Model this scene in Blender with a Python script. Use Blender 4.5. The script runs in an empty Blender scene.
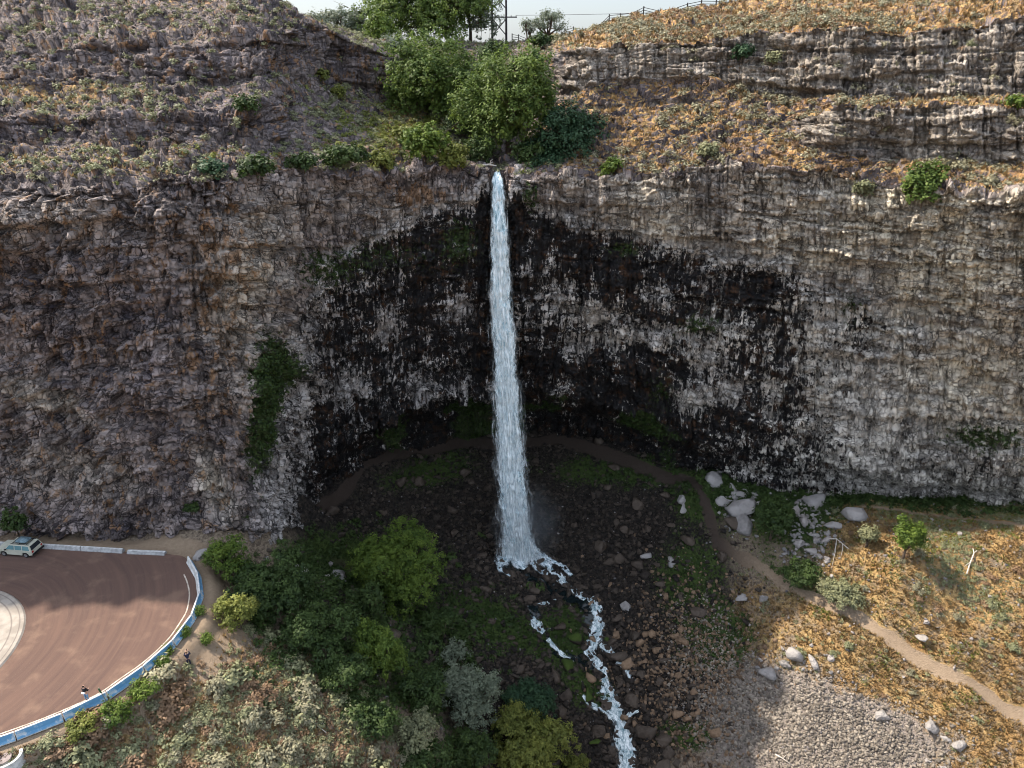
import bpy, bmesh, math, random
import numpy as np
from mathutils import Vector, Matrix, Quaternion

C = bpy.context.scene.collection
RNG = np.random.default_rng(7)
random.seed(7)

# ------------------------------------------------------------------ camera numbers
F_PX, PITCH, CAM_Z = 690.0, math.radians(25.0), 51.0
SP, CP = math.sin(PITCH), math.cos(PITCH)

def ratio(py):                                  # drop per metre of forward distance
    v = (np.asarray(py, float) - 384.0) / F_PX
    return (SP + v * CP) / (CP - v * SP)

def at_y(px, py, Y):                            # world point seen at a pixel, at forward distance Y
    px = np.asarray(px, float); py = np.asarray(py, float); Y = np.asarray(Y, float)
    v = (py - 384.0) / F_PX
    dep = Y / (CP - v * SP)
    return np.stack([(px - 512.0) / F_PX * dep, Y + 0 * dep, CAM_Z - dep * (SP + v * CP)], -1)

def at_z(px, py, z):
    return at_y(px, py, (CAM_Z - z) / ratio(py))

def project(P):
    x, y, z = P[..., 0], P[..., 1], P[..., 2] - CAM_Z
    dep = y * CP - z * SP
    vv = (-y * SP - z * CP)
    dep_s = np.maximum(dep, 0.1)
    return 512 + F_PX * x / dep_s, 384 + F_PX * vv / dep_s, dep

# ------------------------------------------------------------------ numpy noise
def _h(ix, iy, iz, seed):
    h = (ix.astype(np.int64) * 374761393 + iy.astype(np.int64) * 668265263 + iz.astype(np.int64) * 2147483647 + seed * 974711) & 0xFFFFFFFF
    h = ((h ^ (h >> 13)) * 1274126177) & 0xFFFFFFFF
    h = ((h ^ (h >> 16)) * 2246822519) & 0xFFFFFFFF
    return ((h ^ (h >> 15)) & 0xFFFFFF) / float(0xFFFFFF)

def vnoise(x, y, z, seed=0):
    x0, y0, z0 = np.floor(x), np.floor(y), np.floor(z)
    fx, fy, fz = x - x0, y - y0, z - z0
    fx, fy, fz = fx*fx*(3-2*fx), fy*fy*(3-2*fy), fz*fz*(3-2*fz)
    r = 0
    for a in (0, 1):
        for b in (0, 1):
            for c in (0, 1):
                w = (fx if a else 1-fx) * (fy if b else 1-fy) * (fz if c else 1-fz)
                r = r + w * _h(x0+a, y0+b, z0+c, seed)
    return r * 2 - 1

def fbm(x, y, z, octv=4, seed=0, gain=0.5):
    s, a, t = 0, 1.0, 0
    for i in range(octv):
        s = s + a * vnoise(x, y, z, seed + i * 17); t += a
        a *= gain; x, y, z = x * 2.03 + 5.1, y * 2.03 + 1.7, z * 2.03 + 9.2
    return s / t

def worley(u, v, seed=0, jit=0.85):
    u0, v0 = np.floor(u), np.floor(v)
    z = np.zeros_like(u)
    f1 = np.full(u.shape, 9.0); f2 = np.full(u.shape, 9.0); cid = np.zeros(u.shape)
    for a in (-1, 0, 1):
        for b in (-1, 0, 1):
            cu, cv = u0 + a, v0 + b
            ju = _h(cu, cv, z, seed + 1); jv = _h(cu, cv, z, seed + 2)
            d = np.hypot(cu + .5 + (ju - .5) * jit - u, cv + .5 + (jv - .5) * jit - v)
            near = d < f1
            f2 = np.where(near, f1, np.minimum(f2, d))
            cid = np.where(near, _h(cu, cv, z, seed + 3), cid)
            f1 = np.where(near, d, f1)
    return f1, f2, cid

def facets(u, v, seed, jit=.9):
    u0, v0 = np.floor(u), np.floor(v); z = np.zeros_like(u); f1 = np.full(u.shape, 9.0); f2 = f1.copy(); out = z.copy()
    for a in (-1, 0, 1):
        for b in (-1, 0, 1):
            cu, cv = u0 + a, v0 + b
            du_ = u - (cu + .5 + (_h(cu, cv, z, seed + 1) - .5) * jit); dv_ = v - (cv + .5 + (_h(cu, cv, z, seed + 2) - .5) * jit)
            d = np.maximum(np.abs(du_), np.abs(dv_)) * .6 + .4 * np.hypot(du_, dv_)
            val = (_h(cu, cv, z, seed + 3) - .5) + (_h(cu, cv, z, seed + 4) - .5) * 1.1 * du_ + (_h(cu, cv, z, seed + 5) - .45) * 1.1 * dv_
            near = d < f1; f2 = np.where(near, f1, np.minimum(f2, d)); out = np.where(near, val, out); f1 = np.where(near, d, f1)
    return out, f2 - f1

def sstep(a, b, x):
    t = np.clip((x - a) / (b - a), 0, 1)
    return t * t * (3 - 2 * t)

def blob(px, py, cx, cy, rx, ry, rot=0.0):
    c, s = math.cos(math.radians(rot)), math.sin(math.radians(rot))
    dx, dy = px - cx, py - cy
    return np.exp(-(((dx * c + dy * s) / rx) ** 2 + ((-dx * s + dy * c) / ry) ** 2))

def pchip(xk, yk, x):                            # monotone cubic; yk (n, m) -> (len(x), m)
    xk = np.asarray(xk, float); yk = np.asarray(yk, float)
    h = np.diff(xk)[:, None]; d = np.diff(yk, axis=0) / h
    m = np.zeros_like(yk); m[0] = d[0]; m[-1] = d[-1]
    same = d[:-1] * d[1:] > 0
    w1 = 2 * h[1:] + h[:-1]; w2 = h[1:] + 2 * h[:-1]
    with np.errstate(divide='ignore', invalid='ignore'):
        hm = (w1 + w2) / (w1 / d[:-1] + w2 / d[1:])
    m[1:-1] = np.where(same, hm, 0)
    i = np.clip(np.searchsorted(xk, x) - 1, 0, len(xk) - 2)
    t = ((x - xk[i]) / (xk[i + 1] - xk[i]))[:, None]
    hh = (xk[i + 1] - xk[i])[:, None]
    return ((2*t**3 - 3*t**2 + 1) * yk[i] + (t**3 - 2*t**2 + t) * hh * m[i] + (-2*t**3 + 3*t**2) * yk[i + 1] + (t**3 - t**2) * hh * m[i + 1])

# ------------------------------------------------------------------ object helpers
def tag(o, label=None, cat=None, group=None, kind=None):
    if label: o['label'] = label
    if cat: o['category'] = cat
    if group: o['group'] = group
    if kind: o['kind'] = kind
    return o

def mesh_data(name, V, F, mat=None, smooth=False, attrs=None):
    me = bpy.data.meshes.new(name)
    V = np.ascontiguousarray(V, np.float32).reshape(-1, 3)
    Fs = F if isinstance(F, list) else [F]
    Fs = [np.asarray(f, np.int32) for f in Fs if len(f)]
    loops = np.concatenate([f.ravel() for f in Fs])
    tot = np.concatenate([np.full(len(f), f.shape[1], np.int32) for f in Fs])
    start = np.concatenate([[0], np.cumsum(tot)[:-1]]).astype(np.int32)
    me.vertices.add(len(V)); me.vertices.foreach_set('co', V.ravel())
    me.loops.add(len(loops)); me.loops.foreach_set('vertex_index', loops)
    me.polygons.add(len(tot)); me.polygons.foreach_set('loop_start', start); me.polygons.foreach_set('loop_total', tot)
    if smooth: me.polygons.foreach_set('use_smooth', np.ones(len(tot), bool))
    me.update(calc_edges=True)
    for k, a in (attrs or {}).items():
        at = me.attributes.new(k, 'FLOAT', 'POINT'); at.data.foreach_set('value', np.ascontiguousarray(a, np.float32).ravel())
    if mat: me.materials.append(mat)
    return me

def link(name, me, parent=None, loc=None):
    o = bpy.data.objects.new(name, me); C.objects.link(o)
    if parent: o.parent = parent
    if loc is not None: o.location = loc
    return o

def mesh_obj(name, V, F, mat=None, parent=None, loc=None, smooth=False, attrs=None):
    return link(name, mesh_data(name, V, F, mat, smooth, attrs), parent, loc)

def empty(name, loc, label, cat, group=None, rz=0):
    o = bpy.data.objects.new(name, None); C.objects.link(o); o.location = loc; o.rotation_euler = (0, 0, rz)
    o.empty_display_size = 0.3
    return tag(o, label, cat, group)

def bm_obj(name, bm, mat, parent=None, loc=None, smooth=False):
    me = bpy.data.meshes.new(name); bm.normal_update(); bm.to_mesh(me); bm.free()
    me.materials.append(mat)
    if smooth:
        me.polygons.foreach_set('use_smooth', np.ones(len(me.polygons), bool))
    return link(name, me, parent, loc)

def bbox(bm, x0, x1, y0, y1, z0, z1, bev=0.0):
    r = bmesh.ops.create_cube(bm, size=1.0)
    vs = r['verts']
    for v in vs:
        v.co = Vector(((x0+x1)/2 + v.co.x*(x1-x0), (y0+y1)/2 + v.co.y*(y1-y0), (z0+z1)/2 + v.co.z*(z1-z0)))
    if bev:
        es = list({e for v in vs for e in v.link_edges})
        bmesh.ops.bevel(bm, geom=es, offset=bev, segments=2, affect='EDGES')
    return vs

def tube_np(pts, rad, n=7):                      # tapered tube through points, closed ends
    pts = np.asarray(pts, float); rad = np.broadcast_to(rad, (len(pts),)).astype(float)
    V, F = [], []
    tang = np.gradient(pts, axis=0); tang /= np.linalg.norm(tang, axis=1)[:, None] + 1e-9
    up = np.array([0, 0, 1.0]) if abs(tang[0][2]) < .9 else np.array([1.0, 0, 0])
    for p, t, r in zip(pts, tang, rad):
        a = np.cross(t, up); a /= np.linalg.norm(a) + 1e-9
        b = np.cross(a, t)
        an = np.arange(n) * 2 * math.pi / n
        V.append(p + r * (np.cos(an)[:, None] * a + np.sin(an)[:, None] * b))
    m = len(pts)
    for i in range(m - 1):
        for j in range(n):
            F.append((i*n+j, i*n+(j+1) % n, (i+1)*n+(j+1) % n, (i+1)*n+j))
    V = np.concatenate(V + [pts[:1], pts[-1:]])
    T = [(m*n, (j+1) % n, j) for j in range(n)] + [(m*n+1, (m-1)*n+j, (m-1)*n+(j+1) % n) for j in range(n)]
    return V, np.array(F), np.array(T)

def join_np(parts):                              # parts: list of (V, [F...])
    V, Q, T, off = [], [], [], 0
    for v, *fs in parts:
        V.append(v)
        for f in fs:
            f = np.asarray(f)
            if len(f): (Q if f.shape[1] == 4 else T).append(f + off)
        off += len(v)
    out = []
    if Q: out.append(np.concatenate(Q))
    if T: out.append(np.concatenate(T))
    return np.concatenate(V), out

# ------------------------------------------------------------------ materials
class NT:
    def __init__(s, name, rough=0.9):
        s.m = bpy.data.materials.new(name); s.m.use_nodes = True
        s.t = s.m.node_tree; s.t.nodes.clear()
        s.out = s.n('ShaderNodeOutputMaterial')
        s.b = s.n('ShaderNodeBsdfPrincipled'); s.b.inputs['Roughness'].default_value = rough
        s.b.inputs['Specular IOR Level'].default_value = 0.25
        s.l(s.b.outputs[0], s.out.inputs[0])
        s.co = s.n('ShaderNodeTexCoord').outputs['Object']
    def n(s, t, **k):
        x = s.t.nodes.new(t)
        for a, b in k.items(): setattr(x, a, b)
        return x
    def l(s, a, b): s.t.links.new(a, b)
    def put(s, sock, v):
        if isinstance(v, (int, float)): sock.default_value = v
        elif isinstance(v, tuple): sock.default_value = v if len(v) == len(sock.default_value) else (*v, 1.0)
        else: s.l(v, sock)
    def scale(s, sc, src=None):
        m = s.n('ShaderNodeMapping'); s.l(src or s.co, m.inputs[0]); m.inputs['Scale'].default_value = sc
        return m.outputs[0]
    def noise(s, scale=1.0, detail=4, rough=.55, vec=None, dist=0.0):
        x = s.n('ShaderNodeTexNoise'); s.l(vec or s.co, x.inputs['Vector'])
        x.inputs['Scale'].default_value = scale; x.inputs['Detail'].default_value = detail
        x.inputs['Roughness'].default_value = rough; x.inputs['Distortion'].default_value = dist
        return x.outputs[0]
    def voro(s, scale=1.0, vec=None, feature='F1', out='Distance'):
        x = s.n('ShaderNodeTexVoronoi', feature=feature); s.l(vec or s.co, x.inputs['Vector'])
        x.inputs['Scale'].default_value = scale
        return x.outputs[out]
    def cells(s, vec, scale, rnd=.85):
        o = []
        for ft in ('F1', 'F2'):
            x = s.n('ShaderNodeTexVoronoi', feature=ft, distance='CHEBYCHEV'); s.l(vec, x.inputs['Vector']); x.inputs['Scale'].default_value = scale; x.inputs['Randomness'].default_value = rnd; o.append(x)
        sp = s.n('ShaderNodeSeparateColor'); s.l(o[0].outputs['Color'], sp.inputs[0])
        return sp.outputs[0], s.math('SUBTRACT', o[1].outputs['Distance'], o[0].outputs['Distance'])
    def ramp(s, v, a, b):
        x = s.n('ShaderNodeMapRange'); x.interpolation_type = 'SMOOTHSTEP'
        s.put(x.inputs[0], v); x.inputs[1].default_value = a; x.inputs[2].default_value = b
        return x.outputs[0]
    def math(s, op, a, b=0.0):
        x = s.n('ShaderNodeMath', operation=op); s.put(x.inputs[0], a); s.put(x.inputs[1], b)
        return x.outputs[0]
    def mix(s, f, a, b):
        x = s.n('ShaderNodeMix', data_type='RGBA'); s.put(x.inputs[0], f)
        s.put(x.inputs[6], a); s.put(x.inputs[7], b)
        return x.outputs[2]
    def attr(s, name):
        x = s.n('ShaderNodeAttribute', attribute_name=name); return x.outputs['Fac']
    def warp(s, k):
        nz = s.n('ShaderNodeTexNoise'); s.l(s.co, nz.inputs['Vector']); nz.inputs['Scale'].default_value = 1.1; nz.inputs['Detail'].default_value = 3
        wv = s.n('ShaderNodeVectorMath', operation='MULTIPLY_ADD'); s.l(nz.outputs['Color'], wv.inputs[0]); wv.inputs[1].default_value = (k, k, k); s.l(s.co, wv.inputs[2]); return wv.outputs[0]
    def island(s): return s.n('ShaderNodeNewGeometry').outputs['Random Per Island']
    def col(s, c): s.put(s.b.inputs['Base Color'], c)
    def bump(s, h, strength=.5, dist=.1):
        x = s.n('ShaderNodeBump'); x.inputs['Strength'].default_value = strength; x.inputs['Distance'].default_value = dist
        s.l(h, x.inputs['Height']); s.l(x.outputs[0], s.b.inputs['Normal'])

def mat_plain(name, c, rough=.7, var=.25, scale=3.0, metal=0.0, bump=0.0):
    n = NT(name, rough); f = n.noise(scale, 5)
    d = tuple(x * (1 - var) for x in c); e = tuple(min(1, x * (1 + var)) for x in c)
    n.col(n.mix(n.ramp(f, .3, .7), d, e)); n.b.inputs['Metallic'].default_value = metal
    if bump: n.bump(f, bump, .03)
    return n.m

def mat_leaf(name, dark, light, trans=.25, rough=.6):
    n = NT(name, rough)
    t = n.math('ADD', n.math('MULTIPLY', n.attr('tone'), .7), n.math('MULTIPLY', n.island(), .3))
    col = n.mix(t, dark, light)
    n.col(col)
    tr = n.n('ShaderNodeBsdfTranslucent'); n.l(col, tr.inputs[0])
    mx = n.n('ShaderNodeMixShader'); mx.inputs[0].default_value = trans
    n.l(n.b.outputs[0], mx.inputs[1]); n.l(tr.outputs[0], mx.inputs[2]); n.l(mx.outputs[0], n.out.inputs[0])
    return n.m

def mat_cliff():
    n = NT('cliff_rock', .9)
    tone, wet, moss, pale, rust, dry, up, bed = (n.attr(a) for a in ('tone', 'wet', 'moss', 'pale', 'rust', 'dry', 'upper', 'bed'))
    # beds follow the layering of the wall: rebuild the vertical coordinate from the bedding attribute
    sp = n.n('ShaderNodeSeparateXYZ'); n.l(n.co, sp.inputs[0]); cb = n.n('ShaderNodeCombineXYZ')
    n.l(sp.outputs[0], cb.inputs[0]); n.l(sp.outputs[1], cb.inputs[1]); n.l(bed, cb.inputs[2]); bv = cb.outputs[0]
    nz = n.n('ShaderNodeTexNoise'); n.l(bv, nz.inputs['Vector']); nz.inputs['Scale'].default_value = .9; nz.inputs['Detail'].default_value = 3
    wv = n.n('ShaderNodeVectorMath', operation='MULTIPLY_ADD'); n.l(nz.outputs['Color'], wv.inputs[0]); wv.inputs[1].default_value = (.7, .7, .35); n.l(bv, wv.inputs[2]); wv = wv.outputs[0]
    k1, e1 = n.cells(n.scale((.66, .66, .21), wv), 1.0); k2, e2 = n.cells(n.scale((1.5, 1.5, .72), wv), 1.0); k3, e3 = n.cells(n.scale((.28, .28, 1.15), wv), 1.0)
    big = n.noise(.35, 5); mid = n.noise(1.3, 6, .62, n.scale((1, 1, .45), bv)); fine = n.noise(6.0, 6, .7, n.scale((1, 1, .7)))
    v = n.math('ADD', n.math('ADD', n.math('MULTIPLY', k1, .28), n.math('MULTIPLY', k2, .22)), n.math('ADD', n.math('MULTIPLY', k3, .20), n.math('ADD', n.math('MULTIPLY', mid, .34), n.math('MULTIPLY', fine, .28))))
    v = n.ramp(n.math('ADD', v, n.math('MULTIPLY', tone, .18)), .42, 1.02)
    c = n.mix(v, (.044, .034, .037), (.33, .27, .25))
    c = n.mix(up, c, n.mix(v, (.055, .044, .045), (.22, .18, .17)))
    c = n.mix(n.math('MULTIPLY', n.ramp(big, .48, .66), .35), c, (.14, .125, .155))
    c = n.mix(pale, c, n.mix(v, (.26, .22, .17), (.80, .70, .54)))
    c = n.mix(n.math('MULTIPLY', n.math('MULTIPLY', n.ramp(n.noise(.22, 4), .5, .62), pale), .3), c, n.mix(v, (.16, .16, .18), (.50, .50, .53)))
    r = n.ramp(n.math('ADD', n.noise(.9, 6, .6, n.scale((1, 1, .6))), n.math('MULTIPLY', rust, .26)), .62, .74)
    c = n.mix(n.math('MULTIPLY', r, .7), c, n.mix(fine, (.12, .06, .026), (.46, .25, .11)))
    # water stains plus painted recess shade: black streaks, mineral covered pillars between them
    streak = n.noise(1.0, 6, .72, n.scale((2.2, 2.2, .42)), .3)
    strata = n.noise(1.0, 4, .6, n.scale((.15, .15, 1.1), bv))
    k = n.math('ADD', n.math('ADD', n.math('MULTIPLY', streak, 1.15), n.math('MULTIPLY', strata, .42)), n.math('ADD', n.math('MULTIPLY', k2, .12), n.math('MULTIPLY', k1, .10)))
    k = n.math('SUBTRACT', n.math('ADD', k, -.055), n.math('MULTIPLY', wet, .44))
    dark = n.math('MULTIPLY', n.math('SUBTRACT', 1.0, n.ramp(k, .40, .46)), n.ramp(wet, .03, .15))
    c = n.mix(n.math('MULTIPLY', n.ramp(wet, .15, .6), .65), c, n.mix(v, (.10, .095, .09), (.62, .585, .55)))
    wet_shade_c = n.mix(n.ramp(n.noise(.7, 5, .6), .52, .64), (.008, .007, .0075), (.050, .023, .010))
    c = n.mix(dark, c, wet_shade_c)
    mo = n.ramp(n.math('ADD', n.noise(1.6, 6, .65), n.math('MULTIPLY', moss, .5)), .62, .78)
    c = n.mix(mo, c, n.mix(fine, (.012, .022, .007), (.06, .085, .02)))
    dn = n.noise(2.2, 7, .65)
    g = n.ramp(n.math('ADD', dn, n.math('MULTIPLY', dry, .55)), .66, .84)
    gc = n.mix(n.ramp(n.noise(1.1, 5), .42, .6), (.30, .165, .065), (.42, .28, .12))
    gc = n.mix(n.ramp(n.noise(1.6, 6, .65), .46, .60), gc, (.15, .105, .085))
    gc = n.mix(n.ramp(n.noise(.6, 6, .65), .54, .66), gc, (.11, .105, .05))
    c = n.mix(g, c, gc)
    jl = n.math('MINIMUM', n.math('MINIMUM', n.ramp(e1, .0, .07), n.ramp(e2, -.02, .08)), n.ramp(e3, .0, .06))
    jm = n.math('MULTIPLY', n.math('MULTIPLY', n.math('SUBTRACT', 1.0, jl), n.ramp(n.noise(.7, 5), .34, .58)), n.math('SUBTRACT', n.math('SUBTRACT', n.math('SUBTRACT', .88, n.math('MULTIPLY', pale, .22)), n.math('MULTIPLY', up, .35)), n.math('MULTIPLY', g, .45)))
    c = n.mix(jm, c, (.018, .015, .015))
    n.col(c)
    n.put(n.b.inputs['Roughness'], n.math('SUBTRACT', .92, n.math('MULTIPLY', dark, .35)))
    hh = n.math('ADD', n.math('ADD', n.math('MULTIPLY', k1, .9), n.math('MULTIPLY', k2, .55)), n.math('ADD', n.math('MULTIPLY', k3, .6), n.math('ADD', n.math('MULTIPLY', fine, .35), n.math('MULTIPLY', jl, .7))))
    n.bump(hh, .85, .34)
    return n.m

def mat_floor():
    n = NT('ravine_ground', .92)
    moss, dry, path, dark, grav = (n.attr(a) for a in ('moss', 'dry', 'path', 'dark', 'gravel'))
    a = n.noise(.6, 7, .62); b = n.noise(2.6, 7, .65); f = n.noise(9, 5, .6)
    c = n.mix(n.ramp(b, .35, .68), (.10, .075, .055), (.30, .235, .17))                 # soil
    gc = n.mix(n.ramp(a, .38, .62), (.25, .145, .058), (.37, .25, .11))
    gc = n.mix(n.ramp(n.noise(.5, 7, .65), .46, .62), gc, (.19, .145, .10)); gc = n.mix(n.ramp(n.noise(.8, 7, .7), .55, .68), gc, (.12, .12, .045))
    c = n.mix(n.ramp(n.math('ADD', b, n.math('MULTIPLY', dry, .55)), .6, .85), c, gc)
    gv = n.mix(f, (.14, .115, .10), (.32, .27, .235))
    c = n.mix(n.ramp(n.math('ADD', a, n.math('MULTIPLY', grav, .7)), .7, .95), c, gv)
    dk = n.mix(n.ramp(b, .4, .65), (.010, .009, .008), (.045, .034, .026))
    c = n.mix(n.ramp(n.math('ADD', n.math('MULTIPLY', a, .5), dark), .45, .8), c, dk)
    ms = n.mix(b, (.012, .024, .006), (.07, .10, .022))
    c = n.mix(n.ramp(n.math('ADD', n.math('MULTIPLY', b, .9), n.math('MULTIPLY', moss, .7)), .62, .82), c, ms)
    pc = n.mix(b, (.17, .12, .08), (.33, .25, .175)); pc = n.mix(n.ramp(dark, .1, .5), pc, (.05, .036, .028))
    c = n.mix(n.ramp(n.math('ADD', n.math('MULTIPLY', f, .3), path), .45, .7), c, pc)
    n.col(c)
    cr = n.ramp(n.voro(2.2, None, 'DISTANCE_TO_EDGE'), 0, .15)
    n.bump(n.math('ADD', n.math('ADD', b, f), n.math('MULTIPLY', cr, n.math('SUBTRACT', .6, n.math('MULTIPLY', path, .6)))), .7, .2)
    return n.m

def mat_rock(name, dark, light, wet=0.0):
    n = NT(name, .85 - .35 * wet)
    t = n.math('ADD', n.math('MULTIPLY', n.noise(1.8, 6, .65), .7), n.math('MULTIPLY', n.island(), .45))
    oi = n.n('ShaderNodeObjectInfo').outputs['Random']
    t = n.math('ADD', t, n.math('MULTIPLY', oi, .25))
    n.col(n.mix(n.ramp(t, .35, .95), dark, light))
    n.bump(n.math('ADD', n.noise(5, 7, .7), n.math('MULTIPLY', n.voro(2.2), .8)), .9, .25)
    return n.m
# ------------------------------------------------------------------ the cliff and everything above its rim: one swept surface
# each column: (pixel x, pixel y, forward distance) for foot, cave back, roof lip, middle, high, rim, ledge, band base/top, band base/top, skyline
COLS = [
 (-620, [(-620,520,62),(-620,510,63),(-620,470,64),(-620,340,66),(-620,220,69),(-620,188,72),(-620,172,76),(-620,150,82),(-620,115,88),(-620,85,94),(-620,50,102),(-620,-60,122)]),
 (-260, [(-260,530,68),(-260,515,69),(-260,460,69.5),(-260,340,70),(-260,220,70),(-260,186,71.5),(-260,172,74),(-260,150,80),(-260,115,83),(-260,85,90),(-260,50,94),(-260,-55,119)]),
 (0, [(0,534,67),(0,515,68),(0,455,69),(0,340,69),(0,220,69.5),(0,184,71),(0,170,74),(0,148,80),(0,115,83),(0,88,90),(0,50,94),(0,-50,120)]),
 (130, [(132,543,65.8),(130,518,67),(130,455,68),(130,340,69),(130,220,69.5),(130,181,71),(130,166,74.5),(130,145,80),(130,112,83),(130,88,90),(130,45,94),(130,-50,120)]),
 (222, [(262,541,69.5),(262,518,71),(256,460,72),(240,340,72.5),(230,220,72.7),(226,177,73.5),(228,166,76),(232,142,82),(238,106,85.5),(246,78,92),(252,40,95.5),(256,-22,112)]),
 (262, [(292,534,74),(292,508,76),(287,460,77),(274,340,77.1),(264,220,77),(260,176,77.5),(262,164,79.5),(264,140,85),(268,104,89),(274,70,96),(280,34,98.5),(282,4,111)]),
 (298, [(306,512,84),(307,495,85),(308,470,84.8),(302,340,83),(297,220,81.5),(295,175,81),(296,164,83),(297,142,89),(300,106,96),(306,66,104),(308,26,107),(308,16,112)]),
 (332, [(326,488,91.5),(328,478,92),(332,464,89.5),(332,340,87.2),(332,220,84.6),(332,174,84),(332,165,86),(334,142,92),(338,118,98),(342,84,110),(342,36,111),(342,30,118)]),
 (372, [(362,466,96),(364,448,96),(368,436,91.5),(370,330,89.4),(371,220,87.6),(372,173,87),(372,166,89),(374,146,94),(376,130,99),(376,98,112),(376,50,113),(378,42,122)]),
 (412, [(402,450,103.5),(402,427,102.5),(404,412,93.5),(410,310,90.8),(411,218,89.8),(412,172,90),(412,166,92),(414,152,97),(414,134,103),(410,100,116),(410,62,122),(410,42,140)]),
 (455, [(448,440,108.5),(448,414,107),(450,398,95.5),(454,300,92.4),(455,215,91.5),(455,171,91.5),(455,166,93.5),(455,154,99),(455,138,105),(455,105,118),(455,70,126),(455,42,145)]),
 (487, [(482,434,111),(482,408,109),(484,393,96.5),(486,300,93.2),(487,215,92.6),(488,171,92.5),(488,166,95),(488,158,100),(488,145,106),(488,112,119),(488,75,128),(488,42,150)]),
 (497, [(497,433,111),(497,407,109),(497,392,96.8),(497,300,93.8),(497,215,93.6),(497,172,93.4),(497,169,95.5),(497,160,101),(497,147,107),(497,114,120),(497,76,129),(497,42,150)]),
 (508, [(510,432,111),(510,407,109),(509,392,96.5),(508,300,93.2),(508,215,92.6),(507,169,92.3),(507,165,94.5),(507,158,100),(507,146,106),(507,112,119),(507,75,128),(507,42,150)]),
 (550, [(552,432,110),(551,410,108),(550,394,95.5),(550,300,92.8),(550,215,91.8),(550,171,91.5),(550,164,94),(551,150,98),(552,132,102),(555,98,107),(555,52,112),(552,38,138)]),
 (600, [(602,440,106),(602,418,104),(602,402,94),(600,300,91.6),(600,215,91),(600,174,91),(600,165,92.5),(600,145,95.5),(600,108,101),(600,82,103.6),(600,47,105.2),(600,25,132)]),
 (650, [(652,458,100.5),(652,436,99.5),(652,418,92.5),(650,300,90.5),(650,215,90),(648,170,90),(648,163,91.5),(648,140,95),(648,106,101),(648,78,103.5),(648,42,105),(648,12,128)]),
 (700, [(702,474,95.5),(702,456,95),(702,440,90.5),(700,300,89),(700,215,88.6),(700,168,88.6),(700,161,90),(700,140,94),(700,106,99),(700,76,102),(700,42,103.4),(700,5,125)]),
 (760, [(762,488,90.5),(762,474,90.5),(762,460,88.2),(760,300,87),(760,215,86.7),(758,171,86.7),(758,162,88),(758,140,91.5),(758,108,96),(758,92,99),(758,33,102),(758,0,124)]),
 (800, [(802,493,88.6),(802,480,88.4),(802,468,86.6),(800,300,85.4),(800,220,85.1),(800,176,85),(800,166,86.5),(800,145,89),(800,118,92),(800,100,96),(800,30,98),(800,-2,124)]),
 (840, [(842,496,87),(842,484,86.8),(842,474,85),(840,300,83.8),(840,225,83.4),(840,180,83.4),(840,168,85),(840,152,86),(840,108,87.5),(840,97,93),(840,24,96),(840,-4,120)]),
 (900, [(902,499,84.6),(902,488,84.3),(902,478,82.4),(900,305,81),(900,228,80.5),(900,187,80.2),(900,167,83.5),(900,164,84),(900,107,85.5),(900,98,91),(900,30,94),(900,-6,116)]),
 (960, [(962,501,82),(962,492,81.7),(962,482,79.8),(960,310,78),(960,230,77.3),(960,189,77),(960,168,81),(960,164,81.5),(960,105,83),(960,98,88.5),(960,24,91.5),(960,-8,112)]),
 (1024, [(1026,504,79),(1026,494,78.7),(1026,484,76.8),(1024,315,74.8),(1024,235,73.8),(1024,191,73.5),(1024,170,78),(1024,166,78.5),(1024,108,80),(1024,98,86),(1024,16,89),(1024,-12,108)]),
 (1180, [(1182,512,71),(1182,500,70.7),(1182,490,69),(1180,320,67),(1180,240,66),(1180,196,65.5),(1180,174,70),(1180,168,71),(1180,108,73),(1180,98,78),(1180,10,81),(1180,-14,100)]),
 (1560, [(1562,520,52),(1562,510,51.7),(1562,500,50),(1560,320,48),(1560,240,47),(1560,200,46.5),(1560,178,51),(1560,172,52),(1560,108,54),(1560,98,59),(1560,10,62),(1560,-14,82)]),
]
NET = []
for k, nodes in COLS:
    P = [at_y(a, b, c) for a, b, c in nodes]
    P = [P[0] + np.array([0, 1.5, -9.0])] + P
    P += [np.array([P[-1][0] * 1.6, P[-1][1] + 160.0, 50.0])]
    NET.append(np.array(P))
NET = np.array(NET)                              # (cols, 14, 3)
NROW = NET.shape[1]
ck = np.array([k for k, _ in COLS], float)
xs = np.concatenate([np.arange(-620, -60, 4.0), np.arange(-60, 1084, 1.3), np.arange(1084, 1560.1, 4.0)])
G = pchip(ck, NET.reshape(len(ck), -1), xs).reshape(len(xs), NROW, 3)
SUB = [8, 18, 22, 95, 72, 34, 26, 34, 40, 34, 44, 36, 14]
rows, rk = [], []
for r in range(NROW - 1):
    for q in range(SUB[r]):
        t = q / SUB[r]
        rows.append(G[:, r] * (1 - t) + G[:, r + 1] * t); rk.append(r + t)
rows.append(G[:, -1]); rk.append(NROW - 1)
S = np.stack(rows, 1)                            # (nx, nr, 3)
rk = np.array(rk)[None, :] + 0 * S[:, :, 0]
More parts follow.
